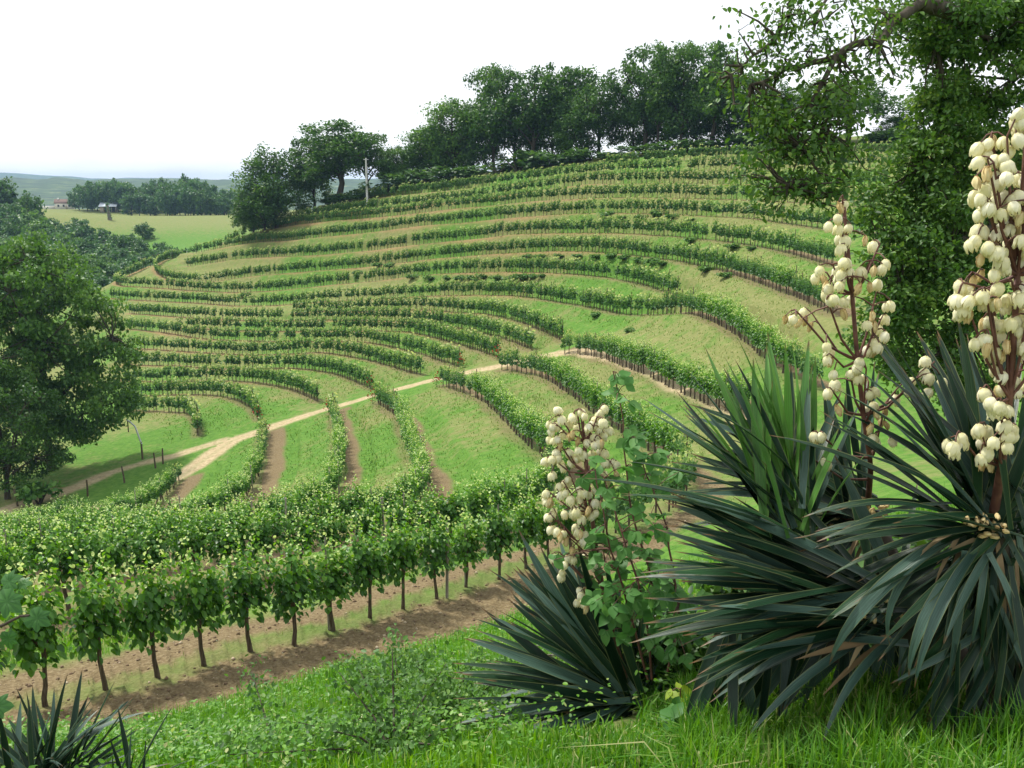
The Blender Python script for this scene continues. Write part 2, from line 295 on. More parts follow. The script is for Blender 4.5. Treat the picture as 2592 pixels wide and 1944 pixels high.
def hit(u,v,d0,lo=.8,hi=1.22):
    """distance at which the sight line through a photo point meets the ground near d0"""
    D=d0*np.geomspace(lo,hi,160); p=ray(u,v)[None]*D[:,None]; h=p[:,2]-T(p[:,0],p[:,1])
    i=np.where((h[:-1]>0)&(h[1:]<=0))[0]
    if len(i)==0: return d0
    i=i[np.argmin(abs(D[i]-d0))]; f=h[i]/(h[i]-h[i+1]); return D[i]+(D[i+1]-D[i])*f
def gpt(u,v,d0,lo=.8,hi=1.22):
    p=P3(u,v,np.array(hit(u,v,d0,lo,hi))); return np.array([p[0],p[1],float(T(p[0],p[1]))])
# rows as dense ground polylines
def resample(P,step):
    s=np.r_[0,np.cumsum(np.linalg.norm(np.diff(P[:,:2],axis=0),axis=1))]
    n=max(2,int(s[-1]/step)); q=np.linspace(0,s[-1],n+1)
    return np.stack([np.interp(q,s,P[:,k]) for k in range(P.shape[1])],1)
def smooth(P,it=2):
    for _ in range(it):
        Q=P.copy(); Q[1:-1]=.25*P[:-2]+.5*P[1:-1]+.25*P[2:]; P=Q
    return P
RP={}
for k,(uv,d) in ROWS3.items():
    s=np.r_[0,np.cumsum(np.hypot(*np.diff(uv,axis=0).T))]; n=int(s[-1]/9)+2; q=np.linspace(0,s[-1],n)
    U=np.interp(q,s,uv[:,0]);V=np.interp(q,s,uv[:,1]);D=np.exp(np.interp(q,s,np.log(d)))
    U,V=smooth(np.stack([U,V],1),2).T
    P=np.array([gpt(u,v,dd) for u,v,dd in zip(U,V,D)])
    P=resample(smooth(P,3),.4); P[:,2]=T(P[:,0],P[:,1]); RP[k]=P
KN=list(RP); RA=np.concatenate([RP[k] for k in KN]); RK=np.concatenate([np.full(len(RP[k]),i) for i,k in enumerate(KN)])
e=.6; GX=(T(RA[:,0]+e,RA[:,1])-T(RA[:,0]-e,RA[:,1]))/(2*e); GY=(T(RA[:,0],RA[:,1]+e)-T(RA[:,0],RA[:,1]-e))/(2*e)
# uphill direction taken across the row, so that steps run along the rows
TAN=np.concatenate([nrm(np.gradient(RP[k][:,:2],axis=0)) for k in KN]); G=np.stack([-TAN[:,1],TAN[:,0]],1); sg=np.sign(G[:,0]*GX+G[:,1]*GY); sg[sg==0]=1; G=G*sg[:,None]
DR=px(RA)[2]
kd=KDTree(len(RA))
for i,p in enumerate(RA): kd.insert((p[0],p[1],0),i)
kd.balance()
LS=np.full(len(RA),7.0)      # distance from each row point to the neighbouring row
for i in range(0,len(RA),3):
    best=9.0
    dd=np.hypot(RA[::3,0]-RA[i,0],RA[::3,1]-RA[i,1]); dd=dd[RK[::3]!=RK[i]]
    LS[i:i+3]=min(9.0,max(2.2,dd.min()))
# the sandy track and its lower branch
def poly(pts,w):
    P=np.array([np.r_[gpt(u,v,d),ww] for (u,v,d),ww in zip(pts,w)]); return resample(P,.5)
TRK=[poly([(1898,1075,44),(1842,1035,48),(1707,975,56),(1598,925,69),(1530,900,75),(1463,889,82),(1400,897,83),(1261,927,85),(1098,961,85),(949,1000,84),(800,1043,83),(738,1064,82),(657,1092,81),(589,1115,80),(521,1160,77),(480,1192,75),(450,1212,73)],[.7,.8,.9,1.0,1.2,1.4]+[1.7]*5+[1.9,2.0,2.2,2.4,2.2,1.2]),
     poly([(560,1115,83),(440,1154,82),(358,1173,79),(277,1197,76),(190,1233,74),(108,1263,72),(27,1284,70),(-60,1320,66)],[1.3]*4+[1.5]*4)]
TP=np.concatenate(TRK); kt=KDTree(len(TP))
for i,p in enumerate(TP): kt.insert((p[0],p[1],0),i)
kt.balance()
def terrace(x,y):
    """carved height and ground masks at points (x,y) of the vineyard"""
    z=ground0(x,y); n=len(x)
    dirt=np.zeros(n);und=np.zeros(n);drow=np.full(n,99.0);S=np.full(n,99.0);ki=np.full(n,-1)
    m=np.where((np.hypot(x,y)<230)&(y>7)&(y<215)&(x>-110)&(x<70))[0]
    I=np.array([kd.find((x[i],y[i],0))[1] for i in m])
    dx=x[m]-RA[I,0];dy=y[m]-RA[I,1];s=dx*G[I,0]+dy*G[I,1];dist=np.hypot(dx,dy);Lr=LS[I]
    up=np.minimum(.42*Lr,2.6);dn=np.minimum(.10*Lr,.6);fo=np.minimum(.24*Lr,1.3)
    w=np.where(s>=0,1-sstep(up,up+fo,s),1-sstep(dn,dn+fo,-s))*(1-sstep(3.2,4.5,np.sqrt(np.maximum(dist**2-s**2,0))))
    td=np.array([kt.find((x[i],y[i],0))[2] for i in m]); w=w*sstep(1.6,4.5,td)
    z[m]=z[m]*(1-w)+(RA[I,2]+.06*s)*w
    wv=.12*np.sin(x[m]*1.3+y[m]*.9)+.25*(fbm(x[m]*.7,y[m]*.7,3,2)-.5)
    near=DR[I]<82
    rowi=np.array(KN)[RK[I]]
    n1f=(rowi=='n1')&(RA[I,1]<27)
    hi=np.where(n1f,2.9,np.minimum(.30*Lr,1.75));lo=np.where(n1f,.12,.35)
    d1=sstep(lo-.15,lo+.15,s+wv)*(1-sstep(hi-.2,hi+.2,s+wv))
    d2=np.where(n1f,sstep(-2.3,-2.0,s+wv)*(1-sstep(-.75,-.5,s+wv)),0)
    inner=1-sstep(.3,1.2,np.sqrt(np.maximum(dist**2-s**2,0)))
    dirt[m]=np.where(near,np.maximum(d1,d2),0)*inner
    und[m]=(1-sstep(.25,.75,np.abs(s+.1+wv)))*inner
    drow[m]=dist;S[m]=s;ki[m]=RK[I]
    return z,dirt,und,drow,S,ki
PATCH=gpt(259,1286,66)
def trackmask(x,y):
    o=np.zeros(len(x)); m=np.where((y>35)&(y<105)&(x>-75)&(x<35))[0]
    wv=.5*(fbm(x[m]*.6,y[m]*.6,21,3)-.5)
    for q,i in enumerate(m):
        _,j,d=kt.find((x[i],y[i],0)); o[i]=(1-min(1,max(0,(d+wv[q]-TP[j,3]*.5+.25)/.5)))*(1-.6*math.exp(-(d/.24)**2)*min(1,max(0,1.6*wv[q]+.55)))
    d=np.hypot((x-PATCH[0])/2.2,(y-PATCH[1])/1.5); return np.maximum(o,1-sstep(.6,1.1,d+.5*(fbm(x,y,4,2)-.5)))
# ground sheet: fine towards the vineyard, coarse elsewhere, out to the horizon
an=np.r_[np.arange(-180,-34,4.0),np.linspace(-33.2,33.2,500),np.arange(34.5,179,4.0)]
rs=np.r_[np.geomspace(.6,40,190),np.arange(40.5,198,.42),np.geomspace(198.6,700,95),np.geomspace(720,5400,40)]
na,nr=len(an),len(rs)
A_,Rr=np.meshgrid(np.radians(an),rs); gx=(Rr*np.sin(A_)).ravel();gy=(Rr*np.cos(A_)).ravel()
gz,dirt,und,drow,sS,kI=terrace(gx,gy)
trk=trackmask(gx,gy)
gr=np.hypot(gx,gy)
# clods and ruts in the tilled strips, tussocks on the banks
rough=dirt*(.10*(fbm(gx*3.1,gy*3.1,31,3)-.5)+.05*(fbm(gx*9,gy*9,33,2)-.5))*(gr<75)+(1-dirt)*(gr<120)*(gr>3)*.10*(fbm(gx*1.1,gy*1.1,35,3)-.5)
gz=gz+rough*sstep(3,8,gr)
e2=.8
dry=fbm(gx*.11,gy*.11,41,4)
GV=np.r_[np.stack([gx,gy,gz],1),[[0,0,float(T(0.0,0.0))]]]
i=np.arange(nr-1)[:,None]*na;j=np.arange(na)[None];j2=(j+1)%na
GQ=np.stack([i+j,i+na+j,i+na+j2,i+j2],-1).reshape(-1,4)[:, ::-1]
GT=np.stack([np.full(na,nr*na),(np.arange(na)+1)%na,np.arange(na)],1)
fc=lambda a:a[GQ].mean(1)
fr=fc(gr)
m_far=fr>860; m_trk=(fc(trk)>.5)&~m_far; m_dirt=(fc(dirt)>.5)&~m_far&~m_trk; m_gr=~(m_far|m_trk|m_dirt)
def groundmat():
    m,t,o=newmat('vineyard_ground'); Lk=t.links.new
    co=N(t,'ShaderNodeNewGeometry')
    def noise(s,det=5,rg=.6,st=None):
        n=N(t,'ShaderNodeTexNoise'); n.inputs['Scale'].default_value=s; n.inputs['Detail'].default_value=det; n.inputs['Roughness'].default_value=rg
        if st:
            mp=N(t,'ShaderNodeMapping'); mp.inputs['Scale'].default_value=st; Lk(co.outputs['Position'],mp.inputs[0]); Lk(mp.outputs[0],n.inputs['Vector'])
        else: Lk(co.outputs['Position'],n.inputs['Vector'])
        return n.outputs['Fac']
    at=lambda k:N(t,'ShaderNodeAttribute',attribute_name=k).outputs['Fac']
    def mix(f,a,b):
        x=N(t,'ShaderNodeMix',data_type='RGBA'); Lk(f,x.inputs[0]); Lk(a,x.inputs[6]); Lk(b,x.inputs[7]); return x.outputs[2]
    n1=noise(.22,6);n2=noise(2.2,8,.7);n3=noise(14,4,.6);n4=noise(.9,6,.65,(1,1,.35))
    green=ramp(t,n2,[(.3,(.05,.135,.018)),(.55,(.095,.20,.030)),(.75,(.16,.235,.055))])
    tan=ramp(t,n2,[(.25,(.12,.155,.042)),(.55,(.19,.20,.072)),(.8,(.31,.275,.13))])
    st_=N(t,'ShaderNodeMath',operation='MULTIPLY_ADD'); st_.inputs[1].default_value=.55; Lk(noise(2.6,6,.65,(1.4,.5,.5)),st_.inputs[0]); Lk(n4,st_.inputs[2]); s2=N(t,'ShaderNodeMath',operation='SUBTRACT'); s2.inputs[1].default_value=.26; Lk(st_.outputs[0],s2.inputs[0])
    add=N(t,'ShaderNodeMath',operation='ADD'); Lk(s2.outputs[0],add.inputs[0]); Lk(at('dry'),add.inputs[1])
    rp=N(t,'ShaderNodeMapRange'); rp.inputs['From Min'].default_value=.80; rp.inputs['From Max'].default_value=1.14; Lk(add.outputs[0],rp.inputs[0])
    g=mix(rp.outputs[0],green,tan)
    soil=ramp(t,n3,[(.25,(.095,.066,.034)),(.5,(.175,.132,.070)),(.8,(.31,.25,.148))])
    soil=mix(at('red'),soil,ramp(t,n3,[(.3,(.26,.13,.065)),(.7,(.40,.24,.13))]))
    g=mix(at('dirt'),g,soil)
    sand=ramp(t,noise(3.5,6,.7,(1,1,1)),[(.3,(.26,.20,.11)),(.5,(.42,.33,.20)),(.75,(.54,.44,.29))])
    g=mix(at('track'),g,sand)
    p=N(t,'ShaderNodeBsdfPrincipled'); p.inputs['Roughness'].default_value=.95; p.inputs['Specular IOR Level'].default_value=.1
    b=N(t,'ShaderNodeBump'); b.inputs['Strength'].default_value=.9; b.inputs['Distance'].default_value=.06
    ad=N(t,'ShaderNodeMath',operation='ADD'); Lk(n3,ad.inputs[0]); Lk(noise(5,3,.6),ad.inputs[1]); Lk(ad.outputs[0],b.inputs['Height'])
    Lk(b.outputs[0],p.inputs['Normal']); Lk(g,p.inputs['Base Color']); Lk(p.outputs[0],o.inputs[0]); return m
M['ground']=groundmat()
def hillmat():
    m,t,o=newmat('far_hills'); co=N(t,'ShaderNodeNewGeometry'); n=N(t,'ShaderNodeTexNoise'); n.inputs['Scale'].default_value=.035; n.inputs['Detail'].default_value=8; n.inputs['Roughness'].default_value=.7
    t.links.new(co.outputs['Position'],n.inputs['Vector']); c=ramp(t,n.outputs['Fac'],[(.36,(.008,.026,.012)),(.5,(.03,.066,.022)),(.60,(.055,.10,.03)),(.68,(.26,.25,.12))])
    p=N(t,'ShaderNodeBsdfPrincipled'); p.inputs['Roughness'].default_value=1; t.links.new(c,p.inputs['Base Color'])
    t.links.new(p.outputs[0],o.inputs[0]); return m
M['hills']=hillmat()
redm=sstep(90,120,gr)*(.5+.5*fbm(gx*.2,gy*.2,77,2))
# dry grass: more on the upper slope and the far meadow, greener near the track and in the lower meadow
meadow=sstep(.55,.75,fbm(gx*.012+3,gy*.05,61,2))*(gr>330)
dryv=dry-.17+.12*sstep(80,125,gr)*(gr<260)+.10*(sS<0)*(gr<230)-.30*(gr<14)-.12*((gr<75)&(gx<-18))
fu,fv,fd=px(np.stack([gx,gy,gz],1)); fld=(gr>300)&(gr<700)
dryv=np.where(fld,.24+.36*sstep(-.012,.012,(gz/np.maximum(gr,1)+.049)),dryv)
thatch=(.62-.2*fbm(gx*2,gy*2,71,3))*(1-sstep(9,13,gr)); dsoil=np.maximum(np.maximum(dirt,thatch),und*.75*np.where(gr>60,.9,.55))
def sub(name,mask,mats,tri=None,lab=None):
    q=GQ[mask]; us=np.unique(q if tri is None else np.r_[q.ravel(),tri.ravel()]); mp=np.full(len(GV),-1,np.int64); mp[us]=np.arange(len(us))
    ex=lambda a:np.r_[a,0.0][us]
    me=mesh_np(name,GV[us],[mp[q]]+([mp[tri]] if tri is not None else []),mats,None,{'dirt':ex(dsoil),'track':ex(trk),'dry':ex(dryv),'red':ex(redm)},True)
    o=link(name,me); tag(o,kind='structure',label=lab); return o
sub('ground',m_gr,[M['ground']],GT,'grassy terraced hillside and valley ground')
sub('track',m_trk,[M['ground']],None,'pale sandy track climbing across the vineyard')
sub('tilled_soil',m_dirt,[M['ground']],None,'tilled brown soil strips beside the vine rows')
sub('hills',m_far,[M['hills']],None,'hazy wooded hills on the horizon')
# fast height lookup on the finished sheet
def gz_at(x,y):
    x=np.atleast_1d(np.asarray(x,float));y=np.atleast_1d(np.asarray(y,float))
    r=np.hypot(x,y);a=np.degrees(np.arctan2(x,y))
    i=np.clip(np.searchsorted(rs,r)-1,0,nr-2);j=np.clip(np.searchsorted(an,a)-1,0,na-2)
    f=np.clip((r-rs[i])/(rs[i+1]-rs[i]),0,1);g=np.clip((a-an[j])/(an[j+1]-an[j]),0,1);Z=gz
    return (Z[i*na+j]*(1-f)+Z[(i+1)*na+j]*f)*(1-g)+(Z[i*na+j+1]*(1-f)+Z[(i+1)*na+j+1]*f)*g
def mask_at(A,x,y):
    r=np.hypot(x,y);a=np.degrees(np.arctan2(x,y)); i=np.clip(np.searchsorted(rs,r)-1,0,nr-2);j=np.clip(np.searchsorted(an,a)-1,0,na-2); return A[i*na+j]
# ------------------------------------------------------------------ grape vines
def vine_foliage(seed,nsh=22,per=25,extra=190,leaf=.116,h=1.85):
    g=np.random.default_rng(seed);C=[];D=[];Nn=[];Ls=[];T_=[]
    for k in range(nsh):
        x0=g.uniform(-.48,.48);ang=g.uniform(0,2*math.pi);ln=g.uniform(.75,1.25)*(h-.7)/1.15;lean=g.uniform(.12,.55)
        p=np.array([x0,g.normal(0,.05),g.uniform(.62,.85)]);dr=np.array([math.cos(ang)*lean*.9,math.sin(ang)*lean*.75,1.0]);dr/=np.linalg.norm(dr)
        n=per;st=ln/n
        for q in range(n):
            f=q/n; p=p+dr*st; dr=dr+np.array([g.normal(0,.10),g.normal(0,.08),-.055*(f>.45)*lean*2]);dr/=np.linalg.norm(dr)
            o=nrm(np.array([g.normal(),g.normal(),g.normal(0,.4)]));s=leaf*(1.08-.62*f**2)*g.uniform(.75,1.2)
            C.append(p+o*s*.45);D.append(o*1.0+np.array([0,0,-.45 if f<.8 else .4]));Nn.append(np.array([g.normal(0,.45),g.normal(0,.45),1.0])+o*.5)
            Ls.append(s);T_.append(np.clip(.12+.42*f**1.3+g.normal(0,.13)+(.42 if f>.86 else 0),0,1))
    for k in range(extra):
        a=g.uniform(0,2*math.pi);r=math.sqrt(g.uniform(.1,1));p=np.array([math.cos(a)*r*.58,math.sin(a)*r*.30,g.uniform(.55,1.35)])
        o=nrm(np.array([math.cos(a),math.sin(a),g.normal(0,.3)]));s=leaf*g.uniform(.8,1.25)
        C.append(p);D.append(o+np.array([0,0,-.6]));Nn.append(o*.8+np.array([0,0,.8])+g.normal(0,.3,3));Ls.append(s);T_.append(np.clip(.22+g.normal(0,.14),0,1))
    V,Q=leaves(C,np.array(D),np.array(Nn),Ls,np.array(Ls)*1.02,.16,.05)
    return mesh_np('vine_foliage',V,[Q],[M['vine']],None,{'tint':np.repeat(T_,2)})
def vine_trunk(seed):
    g=np.random.default_rng(seed);b=MB();n=6
    P=np.stack([np.cumsum(g.normal(0,.016,n)),np.cumsum(g.normal(0,.016,n)),np.linspace(-.06,.74,n)],1)
    b.add(*tube(P,np.array([.062,.052,.044,.042,.044,.052])*g.uniform(.9,1.15),6))
    for s in (-1,1):
        q=P[-1];b.add(*tube([q-[0,0,.06],q+[s*.10,g.normal(0,.02),.06],q+[s*.22,g.normal(0,.03),.12+g.uniform(0,.06)],q+[s*.34,g.normal(0,.05),.24]],[.032,.024,.018,.008],5))
    b.add(*tube([P[-1],P[-1]+[.02,.02,.3],P[-1]+[-.03,0,.65]],[.026,.014,.006],4))
    return b.mesh('vine_trunk',[M['vinebark']],True)
VF=[vine_foliage(100+i) for i in range(9)]; VTm=[vine_trunk(200+i) for i in range(5)]
def stake_mesh():
    b=MB();b.add(*tube([(0,0,-.1),(.01,0,1.0),(0,.01,1.8)],[.024,.024,.022],6));return b.mesh('vine_stake',[M['post']],True)
STK=stake_mesh()
def post_mesh():
    b=MB();V,Q=tube([(0,0,-.1),(0,0,1.82)],[.036,.032],8);b.add(V,Q);b.add([(.04*math.cos(a),.04*math.sin(a),1.82) for a in np.arange(8)*math.pi/4],[[0,1,2,3],[0,3,4,7],[4,5,6,7]]);return b.mesh('post_shaft',[M['post']])
PST=post_mesh()
def far_vine(seed,n,s):
    """a whole vine seen from afar: upright shoots on a dark stem; arrays of leaf quads with tints"""
    g=np.random.default_rng(seed);C=[];D=[];T_=[];Nn=[];L_=[]
    ns=max(5,n//12)
    for k in range(ns):
        x0=g.uniform(-.42,.42);y0=g.normal(0,.14);top=g.uniform(1.55,2.0);lx=g.normal(0,.12);ly=g.normal(0,.12)
        for q in range(n//ns):
            f=g.uniform(0,1);C.append((x0+lx*f+g.normal(0,.07),y0+ly*f+g.normal(0,.08),.58+(top-.62)*f));D.append((g.normal(0,.7),g.normal(0,.7),g.normal(.25+.5*f,.6)))
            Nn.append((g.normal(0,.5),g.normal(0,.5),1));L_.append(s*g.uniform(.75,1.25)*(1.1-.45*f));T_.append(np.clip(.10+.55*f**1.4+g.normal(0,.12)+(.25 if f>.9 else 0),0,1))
    V,Q=cards(C,np.array(D),np.array(Nn),np.array(L_),np.array(L_)*.8)
    P,Qs=tube([(0,0,-.15),(.01,.01,.75)],[.045,.036],4); return V,Q,np.array(T_),P,Qs
FV={'mid':[far_vine(300+i,210,.20) for i in range(6)],'far':[far_vine(320+i,96,.31) for i in range(6)]}
HF={'v':.85,'t':.85,'r':.92,'q':.95}
RS={'n1':'front row','n2':'second row','n3':'third row','q':'row hooking off mid track','r':'hooked row left of mid track','t':'short row by the lower track','v':'lowest short row','j':'row along the upper track','h':'row round the bright green bank'}
def ordw(n): return '%d%s'%(n,'th' if 10<=n%100<=20 else {1:'st',2:'nd',3:'rd'}.get(n%10,'th'))
ROWNAME={'n1':'front row round the tilled strip below the yuccas','n2':'second row behind the front row','n3':'third row, which hooks down from the track','q':'row hooking down from the middle of the track','r':'hooked row left of the middle of the track','t':'short row beside the lower track','v':'lowest short row by the fence','j':'row lining the upper track','h':'long row bending round the bright green bank'}
cand=[];allv=[]
for k,P in RP.items():
    near=k in('n1','n2','n3','q','r','t','v')
    d_=px(P)[2].mean(); sp=1.05 if near else .74
    Q=resample(P,sp); tn=nrm(np.gradient(Q[:,:2],axis=0)); dd=px(Q)[2]; uu,vv,_=px(Q)
    gap=fbm(np.arange(len(Q))*.10,np.full(len(Q),hash(k)%97 if False else sum(map(ord,k))*1.7),55,2)
    for i,(p,t_) in enumerate(zip(Q,tn)):
        if k not in('n1',) and rnd.random()<(.03 if near else .035): continue
        if not near and dd[i]>85 and gap[i]<.09 and k in 'abcdefgh': continue
        x=p[0]+rnd.gauss(0,.05);y=p[1]+rnd.gauss(0,.05)
        allv.append((k,x,y,math.atan2(t_[1],t_[0]),dd[i],uu[i],vv[i],i))
# the front row follows the photo vine by vine
F1=[(-40,1826),(111,1787),(264,1746),(398,1717),(516,1684),(633,1652),(744,1629),(841,1597),(935,1568),(1019,1544),(1104,1517),(1181,1488),(1262,1465),(1332,1441)]
allv=[a for a in allv if not(a[0]=='n1' and a[4]<24.6)]
for q,(u,v) in enumerate(F1):
    d0=float(np.exp(np.interp(u,[-60,111,841,1332],np.log([13,14,18.8,24])))); p=gpt(u,v,d0)
    t_=RP['n1'][np.argmin(np.hypot(RP['n1'][:,0]-p[0],RP['n1'][:,1]-p[1]))]; ii=np.argmin(np.hypot(RA[:,0]-p[0],RA[:,1]-p[1])); tn=TAN[ii]
    allv.append(('n1',p[0],p[1],math.atan2(tn[1],tn[0]),d0,u,v,1000+q))
zz=gz_at(np.array([a[1] for a in allv]),np.array([a[2] for a in allv]))
allv=[a+(z,) for a,z in zip(allv,zz)]
vis=[a for a in allv if -60<a[5]<2000 and a[6]-4200/a[4]<1944 and not(a[5]>1500 and a[6]>1200)]
vis.sort(key=lambda a:a[4]); NEAR=vis[:300]; nearset=set(id(a) for a in NEAR); rest=[a for a in allv if id(a) not in nearset and (a[5]>-300 and a[5]<2750)]
ORD=['first','second','third','fourth','fifth','sixth','seventh','eighth','ninth','tenth','eleventh','twelfth','thirteenth','fourteenth']
cnt={}
for a in sorted(NEAR,key=lambda a:(a[0],a[7])):
    k,x,y,rz,d,u,v,i,z=a; hf=HF.get(k,1.0)*rnd.uniform(.98,1.24)*(1.06 if i>=1000 else 1)
    e_=empty('grape_vine',(x,y,z),rz+(math.pi if rnd.random()<.5 else 0)+rnd.uniform(-.12,.12),(rnd.uniform(.68,.84) if i>=1000 else rnd.uniform(.72,.9),rnd.uniform(.95,1.15),hf))
    if i>=1000: tag(e_,'bushy grape vine beside the tilled strip in the front row, %s trunk from the left'%ORD[i-1001] if i>1000 else 'bushy grape vine of the front row cut by the left edge','grape vine','grape vines of the nearest rows')
    else:
        cnt[k]=cnt.get(k,0)+1; tag(e_,'leafy grape vine in the %s, %s from its track end'%(RS.get(k,'row across the slope'),ordw(cnt[k])),'grape vine','vines in the '+ROWNAME.get(k,'row across the slope'))
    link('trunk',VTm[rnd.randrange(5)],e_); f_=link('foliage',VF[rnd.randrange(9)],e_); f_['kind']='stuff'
    if rnd.random()<.35: s_=link('stake',STK,e_,Matrix.Translation((rnd.uniform(-.05,.05),rnd.uniform(-.06,.06),0))@Matrix.Diagonal((1,1,rnd.uniform(.85,1.02),1)))
# trellis posts: every sixth place along the near rows
for k in('n1','n2','n3','q','r','t'):
    Q=resample(RP[k],9.5); dd=px(Q)[2]; uu,vv,_=px(Q); zq=gz_at(Q[:,0],Q[:,1])
    pc=0
    for i,p in enumerate(Q):
        if dd[i]<60 and -50<uu[i]<1800 and not(uu[i]>1500 and vv[i]>1200):
            o=empty('trellis_post',(p[0]+.3,p[1]+.1,zq[i]),rnd.uniform(0,3)); o.rotation_euler=(rnd.gauss(0,.03),rnd.gauss(0,.03),0); pc=pc+1; tag(o,'wooden trellis post in the %s, %s from its track end'%(RS[k],ordw(pc)),'post','trellis posts in the '+ROWNAME[k]); link('shaft',PST,o)
# all the other vines: far too many to pick apart
VV=[];QQ=[];TT=[];MI=[];nb=0
SV=[];SQ=[];sn=0
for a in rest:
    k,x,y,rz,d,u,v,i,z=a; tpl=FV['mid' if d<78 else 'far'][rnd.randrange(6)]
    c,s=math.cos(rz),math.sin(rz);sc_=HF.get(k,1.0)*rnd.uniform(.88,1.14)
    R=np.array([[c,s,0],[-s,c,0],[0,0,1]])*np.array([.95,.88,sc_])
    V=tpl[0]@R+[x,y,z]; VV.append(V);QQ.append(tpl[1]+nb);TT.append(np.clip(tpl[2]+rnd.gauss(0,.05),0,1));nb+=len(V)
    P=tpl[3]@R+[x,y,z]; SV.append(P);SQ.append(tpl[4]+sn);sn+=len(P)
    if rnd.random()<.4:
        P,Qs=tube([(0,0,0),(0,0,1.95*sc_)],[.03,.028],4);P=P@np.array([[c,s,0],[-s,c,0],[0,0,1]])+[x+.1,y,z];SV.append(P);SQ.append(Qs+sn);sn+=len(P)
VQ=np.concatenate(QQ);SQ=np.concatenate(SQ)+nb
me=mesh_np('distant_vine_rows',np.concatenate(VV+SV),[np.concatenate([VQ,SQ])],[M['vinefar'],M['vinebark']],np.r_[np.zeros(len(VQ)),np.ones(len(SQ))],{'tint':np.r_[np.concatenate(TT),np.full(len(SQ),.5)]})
tag(link('distant_vine_rows',me),'rows of small grape vines stepping up the terraced hillside','grape vines',None,'stuff')
print('vines',len(allv),len(rest),'tris',2*(len(VQ)+len(SQ)))
# rose bushes at the row ends
def rose_mesh(seed):
    g=np.random.default_rng(seed);b=MB();C=g.normal(0,1,(90,3))*[.2,.2,.28]+[0,0,.6];V,Q=leaves(C,unit_rand(90,g),unit_rand(90,g),.10,.07);b.add(V,Q,0,np.repeat(g.uniform(.2,.8,90),2))
    b.add(*tube([(0,0,-.05),(.03,0,.3),(0,.04,.7)],[.02,.015,.008],5),2); f=MB()
    for q in range(13):
        c=np.array([g.normal(0,.19),g.normal(0,.19),.68+g.normal(0,.2)]);V,Q=leaves(np.repeat(c[None],5,0),unit_rand(5,g)+[0,0,.5],unit_rand(5,g),.09,.08);f.add(V,Q)
    return b.mesh('rose_foliage',[M['shrub'],M['red'],M['bark']]),f.mesh('rose_flowers',[M['red']])
RM=rose_mesh(5)
for lab,(u,v,d) in {'where the third row meets the track':(944,1026,80),'where the second row meets the track':(1106,984,78),'at the right end of the row above the track bend':(1258,910,86),'in front of the row end nearest the top of the track':(1166,931,86),'at the end of the long row below it on the left':(938,984,91),'where the hooked left row reaches the track':(653,1064,84),'across the track from the hooked row':(672,1098,79),'where the middle row starts at the track':(831,1046,81)}.items():
    p=gpt(u,v,d); e_=empty('rose_bush',(p[0],p[1],float(gz_at(p[0],p[1])[0])),rnd.uniform(0,6),(1.15,1.15,1.25)); tag(e_,'small red rose bush '+lab,'rose bush','rose bushes at the vine row ends')
    link('foliage',RM[0],e_); link('flowers',RM[1],e_)['kind']='stuff'
